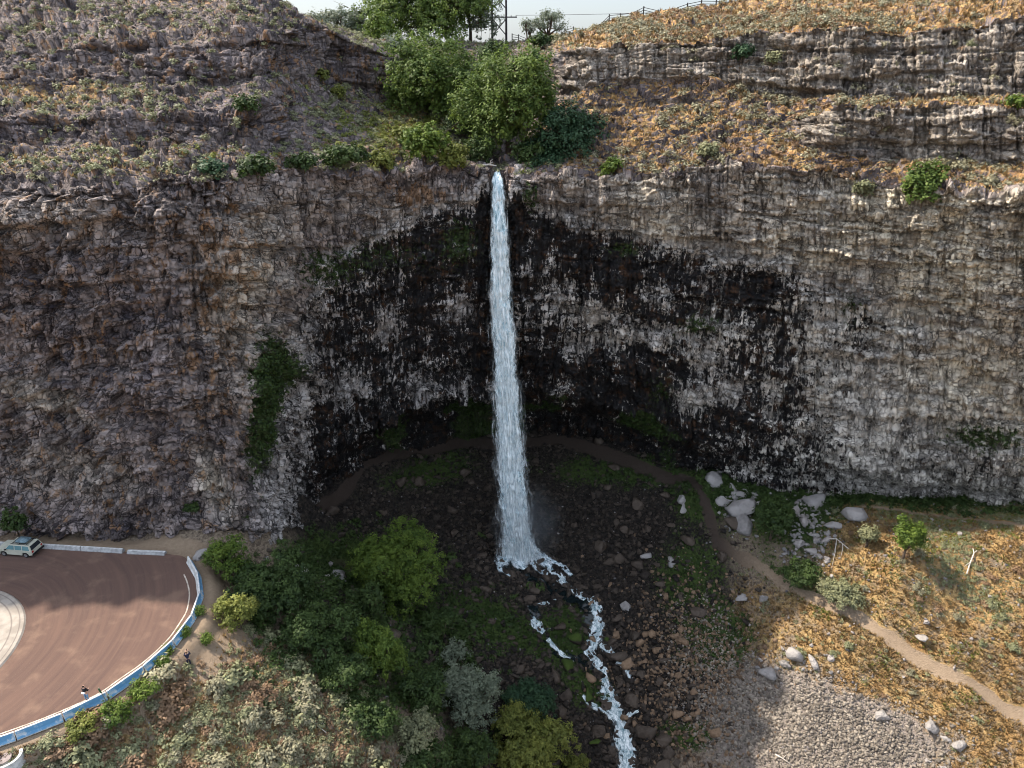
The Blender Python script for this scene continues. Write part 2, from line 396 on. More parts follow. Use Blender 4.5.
# soften the profile creases a little, except at the cave lip
for it in range(3):
    Sm = S.copy(); Sm[:, 1:-1] = (S[:, :-2] + 2 * S[:, 1:-1] + S[:, 2:]) / 4; S = Sm
du = np.gradient(S, axis=0); dv = np.gradient(S, axis=1)
Nn = np.cross(du, dv); Nn /= np.linalg.norm(Nn, axis=2)[..., None] + 1e-9
arc = np.concatenate([[0], np.cumsum(np.linalg.norm(np.diff(G[:, 6, :2], axis=0), axis=1))])
s = arc[:, None] + 0 * S[:, :, 0]
X, Y, Z = S[..., 0], S[..., 1], S[..., 2]
PX, PY, _ = project(S)
steep = sstep(.80, .55, Nn[..., 2]) * sstep(-.9, -.3, Nn[..., 2])
rightm = sstep(520, 600, PX)
isw = sstep(6.15, 5.9, rk)                        # lower great wall
bandw = np.maximum(isw, np.maximum(sstep(7.75, 8.0, rk) * sstep(9.25, 9.0, rk), sstep(9.8, 10.0, rk) * sstep(11.25, 11.0, rk)))
bandw = bandw * steep
leftm = sstep(300, 225, PX)                       # the rougher, browner left face
# bands break up where talus buries them
brk = fbm(s * .09, Z * .12, s * 0, 4, 55)
upper = sstep(6.0, 6.3, rk)
bandw = bandw * (1 - upper * sstep(.05, .3, brk - .16 * leftm - .12 * sstep(540, 620, PX) - .6 * sstep(560, 600, PX) * sstep(9.6, 9.9, rk) - .8 * sstep(780, 830, PX)))
kz3, kz6 = int(np.argmin(np.abs(rk[0] - 3.0))), int(np.argmin(np.abs(rk[0] - 6.0)))
z3, z6 = S[:, kz3, 2][:, None], S[:, kz6, 2][:, None]
bedz = np.where(rk <= 6, np.where(Z > z3, 4 + (Z - z3) / np.maximum(z6 - z3, 1) * 35.0, 4 + (Z - z3)), 39 + (Z - z6))
wz = bedz + 1.2 * fbm(s * .04, bedz * .03, s * 0, 3, 3)
wet0 = lambda a, b: b - np.interp(a, [560, 780, 900, 1024], [240, 290, 340, 420])
# strata ledges
layers = np.array([-14, -8.5, -5.2, -1.5, 2.6, 5.6, 9.7, 13.5, 16.2, 20.8, 24.6, 27.4, 31.8, 35.0, 40.0, 44, 48.5, 53, 58, 66])
li = np.clip(np.searchsorted(layers, wz) - 1, 0, len(layers) - 2)
lt = (wz - layers[li]) / (layers[li + 1] - layers[li])
loff = _h(li, np.floor(s * .05 + li * .37), li * 0, 9) - .5
ledge = loff * 1.5 + (1 - lt) * .5 - .95 * np.exp(-(lt / .06) ** 2) * sstep(-.3, .3, fbm(s * .12, wz * .1, s * 0, 2, 31) + .15)
# columns
ws = s + .5 * fbm(s * .5, Z * .25, s * 0, 3, 11)
def cells1(u, k, seed, jit=.75):
    i = np.floor(u); pos = lambda j: j + jit * (_h(j, k, j * 0, seed) - .5)
    i = np.where(u < pos(i), i - 1, np.where(u >= pos(i + 1), i + 1, i))
    a, b = pos(i), pos(i + 1)
    return i, np.minimum(u - a, b - u), (u - a) / (b - a)
def blocks(w, h, seed, warp=.35):
    u = (s + warp * w * 1.6 * fbm(s / w * .35, Z / h * .5, s * 0, 3, seed + 50)) / w
    i, d, _t = cells1(u, u * 0 + 3, seed)
    v = Z / (h * (.6 + .8 * _h(i, i * 0, i * 0, seed + 5))) + 7 * _h(i, i * 0, i * 0, seed + 6) + .25 * fbm(s / w * .8, Z * 0, s * 0, 2, seed + 51)
    j, e, t = cells1(v, i, seed + 7)
    return _h(i, j, i * 0, seed + 8), np.minimum(d * w, e * h), t, d * w
c3, e3, t3, _ = blocks(3.4, 6.5, 210)
c1, e1, t1, _ = blocks(1.35, 3.6, 220)
c2, e2, t2, v2 = blocks(.62, 2.0, 230)
q1, q2, cq = worley(X / 2.6 + Y * .2, Z / 2.2, 23)
c4_, e4, t4, _ = blocks(2.6, 1.0, 240)
crk = lambda e, w: 1 - sstep(0, w, e)
patchy = sstep(-.25, .25, fbm(s * .13, Z * .16, s * 0, 3, 33))
big = fbm(s * .06, Z * .05, s * 0, 4, 4)
bigL = fbm(X * .16, Y * .16, Z * .16, 4, 14)
dis = 1.0 * big + ledge + (c1 - .5) * .95 * (.4 + .6 * patchy) + (c2 - .5) * .62 + (c3 - .5) * 1.0 - .45 * crk(e1, .16) - .38 * crk(e2, .12) - .5 * crk(e3, .2)
rw = sstep(560, 760, PX) * (1 - sstep(20, 60, wet0(PX, PY)) * .6)
dis = dis - rw * .3 * (c2 - .5) - rw * .5 * (c1 - .5) * patchy
dis = dis + (.22 + .45 * rw) * ((c4_ - .5) * .9 - .5 * crk(e4, .12)) * sstep(-.2, .2, fbm(s * .1, Z * .25, s * 0, 3, 37) + .15 * rw)
dis = dis * .8 + .25 * (t2 - .5) * (c1 > .5) + .45 * (1 - np.abs(2 * c1 - 1)) * (t1 - .5)
dis = dis + (.35 + .9 * leftm) * (cq - .5) - .3 * leftm * (1 - sstep(0, .15, q2 - q1))
fa, ga = facets(ws / 3.1, Z / 2.6, 310); fb, gb = facets(ws / 1.25 + .3 * fbm(s, Z, s * 0, 2, 5), Z / 1.5, 320); fc, gc_ = facets(ws / .6, Z / .75, 330); fs_, gs_ = facets(ws / 3.4, Z / .8, 340)
ang_ = .55 + .45 * leftm
dis = dis + ang_ * (1.45 * fa + .85 * fb + .22 * fc) + rw * (.75 * fs_ - .25 * (1 - sstep(0, .14, gs_))) - .16 * ang_ * (1 - sstep(0, .12, gb)) - .25 * (1 - sstep(0, .07, ga))
dis = dis + .10 * fbm(X * 1.3, Y * 1.3, Z * 1.1, 4, 6)
dis = dis + leftm * isw * (2.4 * bigL)
keep = 1 - .75 * np.exp(-((rk - 3) / .25) ** 2)
notch = np.exp(-((PX - 497) / 9) ** 2) * sstep(3.2, 4.5, rk) * sstep(6.4, 5.9, rk)
dis = np.clip(dis, -2.8, 2.8) * (1 - .6 * notch) - .5 * notch
H = Nn.copy(); H[..., 2] *= .25; H /= np.linalg.norm(H, axis=2)[..., None] + 1e-9
fo1, fo2, c4 = worley(X / 1.7 + Z * .2, Y / 1.7 + Z * .35, 41)
fo3, fo4, c5 = worley(X / .75 + Z * .3, Y / .75 + Z * .5, 42)
rockiness = .5 + .5 * sstep(-.15, .25, fbm(X * .12, Y * .12, Z * .12, 3, 44) + .15 * leftm)
ta, tga = facets(X / 2.4 + Z * .2, Y / 2.4 + Z * .4, 410); tb, tgb = facets(X / 1.0 + Z * .3, Y / 1.0 + Z * .5, 420)
tal = rockiness * (1.0 * ta + .75 * tb - .35 * (1 - sstep(0, .12, tga))) + .7 * fbm(X * .12, Y * .12, Z * .12, 4, 8) + rockiness * (.3 * (c5 - .4)) + .3 * fbm(X * .9, Y * .9, Z * .9, 4, 12)
tal = tal + leftm * upper * 1.3 * fbm(X * .22, Y * .22, Z * .22, 3, 77)
far = sstep(12.05, 12.5, rk)
endf = 1 - .9 * far
D = (dis * bandw)[..., None] * H + ((1 - bandw) * tal * endf * sstep(1.0, 1.2, rk))[..., None] * Nn
# dripping teeth along the cave lip
lipw = np.exp(-((rk - 3) / .5) ** 2) * sstep(300, 340, PX) * sstep(720, 680, PX)
D[..., 2] -= lipw * (1.5 * (c1 - .35) + 1.2 * (c3 - .5) + 1.2 * fbm(s * .35, s * 0, s * 0, 3, 97)) * sstep(2.4, 2.9, rk)
D[..., 1] -= lipw * 1.2 * (c3 - .5)
# deepen the rim edge irregularly
rimw = np.exp(-((rk - 6) / .35) ** 2)
D[..., 2] += rimw * (1.1 * fbm(s * .12, s * 0, s * 0, 4, 91) + 1.2 * (c3 - .5) + .7 * (c1 - .5))
D[..., 1] += rimw * 1.6 * fbm(s * .2, s * 0, s * 0, 3, 93)
lipz = np.exp(-((PX - 499) / 7) ** 2) * sstep(5.8, 6.0, rk) * sstep(8.5, 7, rk)
D = D * (1 - .85 * lipz)[..., None]
S2 = S + D
X2, Y2, Z2 = S2[..., 0], S2[..., 1], S2[..., 2]
PX2, PY2, DEP2 = project(S2)
du = np.gradient(S2, axis=0); dv = np.gradient(S2, axis=1)
N2 = np.cross(du, dv); N2 /= np.linalg.norm(N2, axis=2)[..., None] + 1e-9

# ---- masks of what the rock carries, plus recess shade painted into wet
xw = [180, 235, 280, 320, 360, 400, 440, 480, 520, 560, 620, 700, 780, 820, 880, 940, 1024, 1300]
top = np.interp(PX, xw, [430, 420, 350, 262, 240, 222, 205, 195, 200, 218, 232, 250, 262, 276, 300, 350, 420, 430])
bot = np.interp(PX, [500, 660, 700, 780, 830, 1024], [900, 900, 440, 430, 360, 360])
amp = np.interp(PX, xw, [0, .12, .55, .95, 1.08, 1.12, 1.15, 1.2, 1.2, 1.12, 1.08, 1.05, 1.0, .70, .46, .38, .34, .2]) * (1 - .24 * sstep(-25, 25, PY - bot))
wet = amp * sstep(-22, 22, PY - top) * sstep(6.05, 5.95, rk)
wet = 1.18 * wet * (.90 + .22 * fbm(s * .10, Z * .05, s * 0, 3, 61) + .2 * fbm(s * .35, Z * .04, s * 0, 3, 62))
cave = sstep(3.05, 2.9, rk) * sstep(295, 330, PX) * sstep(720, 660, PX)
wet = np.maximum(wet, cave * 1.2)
# pillars the water misses
for cx, cy, rx, ry, k in [(205+45,390,0,0,0),(345,390,30,16,.5),(385,330,10,20,.5),(455,310,24,20,.5),(425,395,16,12,.5),(600,312,34,16,.5),(640,335,40,14,.55),(700,350,18,22,.4),(690,398,30,16,.7),(735,390,16,14,.5),(770,400,14,22,.4),(585,345,30,10,.5),(560,390,14,14,.3),(655,295,20,20,.4),(560,300,14,20,.3),(500,385,60,10,.2)]:
    if rx: wet = wet - k * blob(PX, PY, cx, cy, rx, ry) * isw
wet = wet + .6 * blob(PX, PY, 484, 200, 7, 60) + .75 * blob(PX, PY, 518, 205, 6, 50) + .15 * blob(PX, PY, 760, 290, 60, 22) + .20 * isw * rightm * sstep(3.75, 3.1, rk) * sstep(640, 720, PX) + .4 * blob(PX, PY, 918, 335, 16, 26) + .35 * blob(PX, PY, 860, 330, 12, 26) + .3 * blob(PX, PY, 975, 470, 50, 20)
wet = wet + .35 * blob(PX, PY, 30, 480, 80, 30) * (leftm > .5)
wet = np.clip(wet + .10 * isw * blob(PX, PY, 390, 410, 90, 70) - .10 * isw * blob(PX, PY, 360, 310, 50, 60), 0, 1.45)  # extra black in the left recess, its shade put into the colour
pale = isw * (sstep(500, 600, PX) * .62 + sstep(680, 900, PX) * .42) + isw * .62 * blob(PX, PY, 250, 300, 45, 90) + isw * .4 * blob(PX, PY, 380, 205, 90, 30)
pale = pale + isw * (.45 * blob(PX, PY, 45, 400, 55, 14, 30) + .6 * blob(PX, PY, 215, 488, 14, 36, -25) + .35 * blob(PX, PY, 80, 470, 60, 24, 20) + .22 * blob(PX, PY, 60, 215, 120, 30))
pale = pale * (.85 + .5 * fbm(s * .12, Z * .2, s * 0, 3, 71))
pale = np.clip(pale, 0, 1) + .38 * upper * rightm * bandw
moss = isw * (1.1 * blob(PX, PY, 263, 410, 15, 65, 4) + .9 * blob(PX, PY, 275, 370, 22, 22) + .5 * blob(PX, PY, 530, 190, 10, 25) + .5 * blob(PX, PY, 460, 240, 20, 26) + .45 * blob(PX, PY, 320, 270, 34, 22) + .5 * blob(PX, PY, 700, 325, 26, 12) + .4 * blob(PX, PY, 660, 392, 16, 24) + .5 * blob(PX, PY, 625, 250, 22, 8) + .35 * blob(PX, PY, 850, 310, 16, 20) + .55 * blob(PX, PY, 985, 438, 50, 14) + .35 * blob(PX, PY, 390, 255, 50, 20))
moss = moss + .6 * cave * sstep(.0, .3, fbm(X * .15, Y * .15, Z * .1, 3, 88))
flatn = sstep(.35, .62, N2[..., 2])

dry = upper * (1 - bandw)  * sstep(.3, .6, N2[..., 2]) * (.30 + .46 * rightm) + upper * .5 * blob(PX, PY, 400, 130, 30, 30) + .5 * upper * rightm * flatn * (1 - .85 * bandw)
dry = dry + .35 * upper * leftm * blob(PX, PY, 60, 90, 90, 16) + .3 * upper * leftm * blob(PX, PY, 120, 165, 160, 14)
dry = dry * (.8 + .5 * fbm(X * .15, Y * .15, Z * .15, 3, 73))
dry = np.clip(dry + .9 * far, 0, 1.2)
rust = isw * (.32 * leftm + .5 * blob(PX, PY, 420, 200, 60, 20) + .35 * blob(PX, PY, 220, 290, 30, 90)) + .35 * upper * (1 - rightm)
rust = rust + .9 * blob(PX, PY, 690, 275, 20, 6) + .6 * blob(PX, PY, 735, 288, 20, 6) + .5 * isw * blob(PX, PY, 415, 195, 30, 12)
tone = np.clip(.5 * c1 + .3 * c2 + .2 * c3 + .15 * fbm(s * .3, Z * .3, s * 0, 3, 75), 0, 1)
nx, nr = S2.shape[:2]
idx = np.arange(nx * nr).reshape(nx, nr)
F = np.stack([idx[:-1, :-1], idx[1:, :-1], idx[1:, 1:], idx[:-1, 1:]], -1).reshape(-1, 4)
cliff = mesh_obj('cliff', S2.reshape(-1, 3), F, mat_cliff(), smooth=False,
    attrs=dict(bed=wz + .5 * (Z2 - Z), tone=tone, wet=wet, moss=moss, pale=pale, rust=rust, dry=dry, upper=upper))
tag(cliff, 'tall basalt canyon wall, stained black beside the falls and pale tan further along', None, None, 'structure')

# ------------------------------------------------------------------ ravine floor: thin-plate height field through ground points
CP_PIX = [(430,480,-14),(500,470,-14.5),(500,520,-19),(515,560,-21),(350,520,-12),(310,540,-9.5),(440,520,-18),(545,590,-22.5),(600,630,-25),(620,700,-28),(632,768,-31),(645,860,-35),
 (580,500,-17),(620,540,-19.5),(680,520,-13.5),(700,492,-9.6),(722,515,-10.5),(705,560,-15.5),(680,620,-20.5),(735,600,-16.5),(700,700,-25),(760,768,-25.5),(765,680,-20.5),(850,720,-19.5),(850,650,-14),
 (900,640,-12.5),(870,612,-11.3),(830,585,-11),(770,570,-12.2),(960,680,-13.6),(1024,718,-15),(940,550,-5),(1024,600,-6.5),(1024,525,-2.2),(900,510,-6.2),(800,510,-8.3),(1024,790,-18),(960,610,-9),(900,580,-7),(1150,640,-6),(1150,790,-14),
 (204,600,-.2),(215,640,-1.2),(185,668,-1.0),(240,665,-2.6),(200,700,-2.2),(150,722,-2.2),(100,750,-2.2),(10,775,-1.6),(40,800,-3.5),(300,705,-6.5),(350,768,-10.5),(250,768,-6),(400,705,-13.5),(470,768,-23),(450,665,-19.5),
 (385,625,-14),(330,585,-9.5),(270,572,-5.5),(225,552,-1.2),(530,705,-26),(560,768,-30),(480,610,-20.5),(300,640,-6.5),(350,800,-12),(560,900,-36),(240,610,-2.8),(260,545,-3.2)]
cpts = [at_z(a, b, c) for a, b, c in CP_PIX]
for k, nodes in COLS[1:-1]:                      # the foot of the wall
    p = at_y(*nodes[0]); cpts.append(p); 
    q = at_y(*nodes[1]); cpts.append(np.array([p[0], p[1] + 7, p[2] + 1.5]))
for x in (-75, -60, -45): cpts += [np.array([x, y, 0.0]) for y in (34, 44, 54, 63)]
cpts += [np.array(v, float) for v in [(-40,25,-7),(-20,22,-20),(0,22,-37),(20,22,-36),(45,22,-24),(70,25,-14),(85,45,-4),(-75,22,-1),(20,45,-33)]]
cpts = np.array(cpts)
def tps(r2): return .5 * r2 * np.log(r2 + 1e-9)
A = cpts[:, :2] / 50.0
n_ = len(A); K = tps(((A[:, None] - A[None]) ** 2).sum(-1)) + 2e-4 * np.eye(n_)
Pm = np.concatenate([np.ones((n_, 1)), A], 1)
sol = np.linalg.solve(np.block([[K, Pm], [Pm.T, np.zeros((3, 3))]]), np.concatenate([cpts[:, 2], np.zeros(3)]))
GX = np.arange(-85, 105.01, .25); GY = np.arange(20, 120.01, .25)
gx, gy = np.meshgrid(GX, GY, indexing='ij')
gz = sol[n_] + sol[n_ + 1] * gx / 50 + sol[n_ + 2] * gy / 50
for i in range(n_):
    gz = gz + sol[i] * tps((gx / 50 - A[i, 0]) ** 2 + (gy / 50 - A[i, 1]) ** 2)

# road: edge of the hairpin, traced clockwise from the far barrier end
EDGE_PIX = [(168,554),(182,556),(192,566),(199,580),(201,596),(196,615),(184,634),(168,652),(150,668),(129,683),(105,700),(54,724),(12,740),(-60,764),(-160,790)]
EDGE = np.array([at_z(a, b, 0.0)[:2] for a, b in EDGE_PIX])
BACK = np.array([at_z(a, b, 0.0)[:2] for a, b in [(-420,546),(-160,545),(-40,545),(40,548),(100,551),(150,553)]])
ROADP = np.concatenate([BACK, EDGE, [[-110, 34.0]]])
def seg_dist(x, y, P, closed=True):
    d = np.full(np.shape(x), 1e9)
    for i in range(len(P) if closed else len(P) - 1):
        a, b = P[i], P[(i + 1) % len(P)]; ab = b - a
        t = np.clip(((x - a[0]) * ab[0] + (y - a[1]) * ab[1]) / (ab @ ab + 1e-9), 0, 1)
        d = np.minimum(d, np.hypot(x - a[0] - t * ab[0], y - a[1] - t * ab[1]))
    return d
def inside(x, y, P):
    r = np.zeros(np.shape(x), bool)
    for i in range(len(P)):
        (x0, y0), (x1, y1) = P[i], P[(i + 1) % len(P)]
        c = (y0 > y) != (y1 > y)
        r ^= c & (x < (x1 - x0) * (y - y0) / (y1 - y0 + 1e-12) + x0)
    return r
sd = seg_dist(gx, gy, ROADP); sd = np.where(inside(gx, gy, ROADP), -sd, sd)
flat = sstep(2.6, .9, sd)
P3 = np.stack([gx, gy, gz], -1); px_, py_, _ = project(P3)
# zones of the ground
path_pts = [np.array([at_z(a, b, c)[:2] for a, b, c in L]) for L in (
  [(690,478,-9.5),(706,500,-9.8),(718,535,-12),(770,572,-12.2),(830,600,-11.5),(872,625,-12),(930,662,-13),(1030,722,-15.2),(1100,765,-16)],
  [(860,503,-6.8),(900,512,-6.3),(960,518,-4.5),(1030,530,-2.6),(1100,545,-1.5)],
  [(320,500,-9),(360,480,-11),(410,458,-12),(470,444,-12),(560,446,-12),(620,462,-11.5),(690,478,-9.5)],
)]
pd0 = seg_dist(gx, gy, path_pts[0], False); pd1 = seg_dist(gx, gy, path_pts[1], False); pd2 = seg_dist(gx, gy, path_pts[2], False)
wob = .5 * fbm(gx * .5, gy * .5, gx * 0, 3, 5)
pathm = np.maximum(np.maximum(sstep(.95, .25, pd0 + wob), .8 * sstep(1.1, .4, pd1 + wob)), .75 * sstep(1.9, .7, pd2 * 1.25 + wob))
bank = sstep(4.2, 1.0, sd + 1.5 * wob) * (sd > 0) + .9 * blob(px_, py_, 215, 650, 26, 50, 25) + .5 * blob(px_, py_, 235, 620, 12, 26) + .5*blob(px_, py_, 345, 565, 34, 12, 25)
pathm = np.clip(np.maximum(pathm, bank * .9), 0, 1)
n1 = fbm(gx * .09, gy * .09, gx * 0, 4, 6); n2 = fbm(gx * .4, gy * .4, gx * 0, 4, 7)
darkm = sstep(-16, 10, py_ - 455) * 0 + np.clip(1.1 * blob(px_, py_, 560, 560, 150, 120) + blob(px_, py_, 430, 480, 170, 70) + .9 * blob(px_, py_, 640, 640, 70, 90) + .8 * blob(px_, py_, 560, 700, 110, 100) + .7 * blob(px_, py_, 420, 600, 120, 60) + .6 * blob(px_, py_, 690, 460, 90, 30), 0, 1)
mossm = (.75 * blob(px_, py_, 430, 470, 55, 20, -12) + .85 * blob(px_, py_, 500, 625, 60, 22, 20) + .8 * blob(px_, py_, 570, 625, 18, 34) + .7 * blob(px_, py_, 590, 690, 26, 20) + .8 * blob(px_, py_, 720, 640, 46, 34) + .6 * blob(px_, py_, 690, 570, 40, 40, 30)
   + .85 * blob(px_, py_, 790, 520, 60, 36, 20) + .8 * blob(px_, py_, 860, 492, 130, 14, 3) + .75 * blob(px_, py_, 700, 505, 30, 14) + .5 * blob(px_, py_, 325, 560, 44, 22) + .75 * blob(px_, py_, 690, 735, 30, 16) + .6 * blob(px_, py_, 800, 590, 60, 14, 28) + .5 * blob(px_, py_, 850, 475, 160, 14) + .5 * blob(px_, py_, 610, 470, 90, 18) + .5 * blob(px_, py_, 380, 560, 80, 40) + .4*blob(px_, py_, 420, 680, 100, 60))
mossm = mossm * (1 + .55 * n1) + .15 * n2
dryr = np.clip(sstep(0, 30, (px_ - 775) * .55 + (py_ - 560) * .25 + 40 * 0 - 12) * sstep(500, 512, py_) * (px_ > 720), 0, 1)
dryr = np.maximum(dryr, .6 * sstep(700, 740, px_) * sstep(560, 600, py_))
gravm = 1.15 * blob(px_, py_, 780, 715, 90, 46, 12) + .9 * blob(px_, py_, 850, 750, 120, 40) + .45 * blob(px_, py_, 700, 640, 50, 70)
dryl = .55 * sstep(330, 260, px_) * sstep(640, 690, py_)
dryl = np.maximum(dryl, .45 * sstep(450, 300, px_) * sstep(700, 740, py_))
drym = np.clip(np.maximum(dryr * (1 - .8 * np.clip(gravm, 0, 1)), dryl) * (1 + .4 * n1), 0, 1)
gz = gz + (1 - flat) * (1 - .8 * pathm) * (.55 * fbm(gx * .16, gy * .16, gx * 0, 4, 1) + .28 * n2 + .12 * fbm(gx * 1.6, gy * 1.6, gx * 0, 3, 2)) - .12 * pathm * (1 - flat)
# gully carved where the creek runs
CREEK = np.array([at_z(a, b, c)[:2] for a, b, c in [(512,556,-20.8),(530,572,-21.5),(560,585,-22.4),(585,602,-23.4),(597,625,-24.8),(596,650,-25.8),(608,672,-26.8),(612,700,-28),(624,735,-29.5),(628,768,-31),(640,830,-33)]])
CREEK2 = np.array([at_z(a, b, c)[:2] for a, b, c in [(530,600,-22.6),(538,628,-23.6),(552,645,-24.4),(572,655,-25),(596,660,-26)]])
cd = seg_dist(gx, gy, CREEK, False)
gz = gz - 1.1 * np.exp(-(cd / 2.6) ** 2) - .4 * np.exp(-(seg_dist(gx, gy, CREEK2, False) / 1.6) ** 2)
gz = gz * (1 - flat) + flat * (-.10)
gz = gz + (gy < 42) * 0
P3 = np.stack([gx, gy, gz], -1)
ii = np.arange(gx.size).reshape(gx.shape)
FF = np.stack([ii[:-1, :-1], ii[1:, :-1], ii[1:, 1:], ii[:-1, 1:]], -1).reshape(-1, 4)
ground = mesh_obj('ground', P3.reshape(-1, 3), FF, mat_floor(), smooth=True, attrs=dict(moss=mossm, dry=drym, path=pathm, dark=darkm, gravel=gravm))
tag(ground, 'ravine floor of dark rubble, moss and dry grassy slopes', None, None, 'structure')
# wide lower country round the modelled ground so that no edge hangs in the air
def skirt():
    a = [(-85,20),(105,20),(105,120),(-85,120)]; b = [(-700,-600),(700,-600),(700,120.5),(-700,120.5)]
    hs = [float(hz(x, y)) for x, y in a]
    V = [(x, y, h - .3) for (x, y), h in zip(a, hs)] + [(x, y, -14.0) for x, y in b]
    return np.array(V), np.array([(4,5,1,0),(5,6,2,1),(7,4,0,3)])
def hz(x, y):
    i = np.clip((np.asarray(x) - GX[0]) / .25, 0, len(GX) - 1.001); j = np.clip((np.asarray(y) - GY[0]) / .25, 0, len(GY) - 1.001)
    a, b = np.floor(i).astype(int), np.floor(j).astype(int); u, v = i - a, j - b
    return gz[a, b] * (1-u) * (1-v) + gz[a+1, b] * u * (1-v) + gz[a, b+1] * (1-u) * v + gz[a+1, b+1] * u * v
V, Fq = skirt()
tag(mesh_obj('terrain', V, Fq, mat_plain('dry_soil', (.22, .16, .10), .95, .3, .05)), 'wide dry canyon floor behind the viewpoint', None, None, 'structure')

# z-buffers to place things on what a pixel sees
def zbuf(P, B=2):
    a, b, d = project(P.reshape(-1, 3))
    ok = (a > -40) & (a < 1064) & (b > -20) & (b < 800) & (d > 5)
    i = np.where(ok)[0]; W = 560; key = ((b[i] + 20) // B).astype(int) * W + ((a[i] + 40) // B).astype(int)
    o = np.argsort(-d[i], kind='stable'); buf = {}
    arr = np.full(W * 420, -1); arr[key[o]] = i[o]
    return arr.reshape(420, W)
ZC = zbuf(S2)
S2f, N2f = S2.reshape(-1, 3), N2.reshape(-1, 3)
def on_cliff(px, py):
    r, c = int((py + 20) // 2), int((px + 40) // 2)
    for k in range(8):
        w = ZC[max(r-k, 0):r+k+1, max(c-k, 0):c+k+1].ravel(); w = w[w >= 0]
        if len(w):
            j = w[np.argmin(np.abs(S2f[w, 1] - np.median(S2f[w, 1])))]
            return S2f[j], N2f[j]
    return None, None
def on_ground(px, py):
    d = at_y(px, py, 1.0) - np.array([0, 0, CAM_Z])
    t = np.arange(25, 118, .1); p = np.array([0, 0, CAM_Z]) + t[:, None] * d
    below = p[:, 2] < hz(p[:, 0], p[:, 1])
    k = int(np.argmax(below)) if below.any() else len(t) - 1
    q = p[k]; return np.array([q[0], q[1], float(hz(q[0], q[1]))])
SUN_E, SKY_E, EXPO = 3.4, .15, 1.45
# ------------------------------------------------------------------ road, barriers, car
HC = (-57.0, 48.5)
def mat_road():
    n = NT('asphalt_dusty', .9)
    m = n.n('ShaderNodeVectorMath', operation='SUBTRACT'); n.l(n.co, m.inputs[0]); m.inputs[1].default_value = (HC[0], HC[1], 0)
    le = n.n('ShaderNodeVectorMath', operation='LENGTH'); n.l(m.outputs[0], le.inputs[0])
    sx = n.n('ShaderNodeSeparateXYZ'); n.l(m.outputs[0], sx.inputs[0])
    an = n.math('ARCTAN2', sx.outputs[1], sx.outputs[0])
    cb = n.n('ShaderNodeCombineXYZ'); n.l(n.math('MULTIPLY', le.outputs['Value'], 1.5), cb.inputs[0]); n.l(n.math('MULTIPLY', an, 1.1), cb.inputs[1])
    arcs = n.noise(1.0, 6, .7, cb.outputs[0], .3)
    b = n.noise(.35, 5); f = n.noise(14, 4, .7)
    c = n.mix(n.ramp(arcs, .1, .95), (.075, .047, .040), (.145, .086, .064))
    c = n.mix(n.math('MULTIPLY', n.ramp(b, .5, .7), .5), c, (.21, .135, .095))
    c = n.mix(n.math('MULTIPLY', n.ramp(f, .55, .75), .3), c, (.30, .23, .20))
    n.col(c); n.bump(f, .3, .02)
    return n.m
MROAD = mat_road()
def sheet(name, P, z, mat):
    bm = bmesh.new(); vs = [bm.verts.new((p[0], p[1], z)) for p in P]; f = bm.faces.new(vs)
    if f.normal.z < 0: f.normal_flip()
    bmesh.ops.triangulate(bm, faces=[f])
    for f in bm.faces:
        if f.normal.z < 0: f.normal_flip()
    return bm_obj(name, bm, mat)
def smooth_poly(P, n=6):
    P = np.asarray(P); t = np.arange(len(P)); return pchip(t, P, np.linspace(0, len(P) - 1, (len(P) - 1) * n + 1))
EDGES = smooth_poly(EDGE)
road = sheet('road', np.concatenate([BACK, EDGES, [[-110, 34.0]]]), 0.0, MROAD)
tag(road, 'dusty reddish asphalt hairpin bend marked by curving tyre tracks', None, None, 'structure')
# pale line painted inside the barrier, and the concrete island with its tyre track
def strip_np(P, w, z, h=0.0):
    P = np.asarray(P); t = np.gradient(P, axis=0); t /= np.linalg.norm(t, axis=1)[:, None]; nn = np.stack([-t[:, 1], t[:, 0]], 1)
    a, b = P + nn * w / 2, P - nn * w / 2; n = len(P)
    V = np.concatenate([np.c_[a, np.full(n, z)], np.c_[b, np.full(n, z)]])
    return V, np.array([(i, i + n, i + n + 1, i + 1) for i in range(n - 1)])
def inset(P, d):
    t = np.gradient(P, axis=0); t /= np.linalg.norm(t, axis=1)[:, None]; return P + np.stack([t[:, 1], -t[:, 0]], 1) * d
LN = inset(EDGES[14:-10], 1.15)
V, Q = strip_np(LN, .13, .006)
tag(mesh_obj('road_line', V, Q[:, ::-1], mat_plain('faded_line_paint', (.42, .36, .30), .8, .4, 2.0)), 'thin faded edge line curving inside the blue barrier', None, None, 'structure')
a = np.linspace(-math.pi, math.pi, 73)[:-1]
bm = bmesh.new()
ring = [bm.verts.new((HC[0] + 10.1 * math.cos(t) - .6, HC[1] - .8 + 10.1 * math.sin(t), .004)) for t in a]
top_ = [bm.verts.new((HC[0] + 9.95 * math.cos(t) - .6, HC[1] - .8 + 9.95 * math.sin(t), .13)) for t in a]
for i in range(72): bm.faces.new((ring[i], ring[(i+1) % 72], top_[(i+1) % 72], top_[i]))
bm.faces.new(top_)
n = NT('island_concrete', .85); f = n.noise(.8, 6)
sp = n.n('ShaderNodeVectorMath', operation='DISTANCE'); n.l(n.co, sp.inputs[0]); sp.inputs[1].default_value = (HC[0] - .6, HC[1] - .8, 0)
rr = sp.outputs['Value']
tr = n.math('SUBTRACT', 1, n.ramp(n.math('ABSOLUTE', n.math('SUBTRACT', rr, 8.9)), .0, .12))
tr2 = n.math('SUBTRACT', 1, n.ramp(n.math('ABSOLUTE', n.math('SUBTRACT', rr, 9.6)), .0, .10))
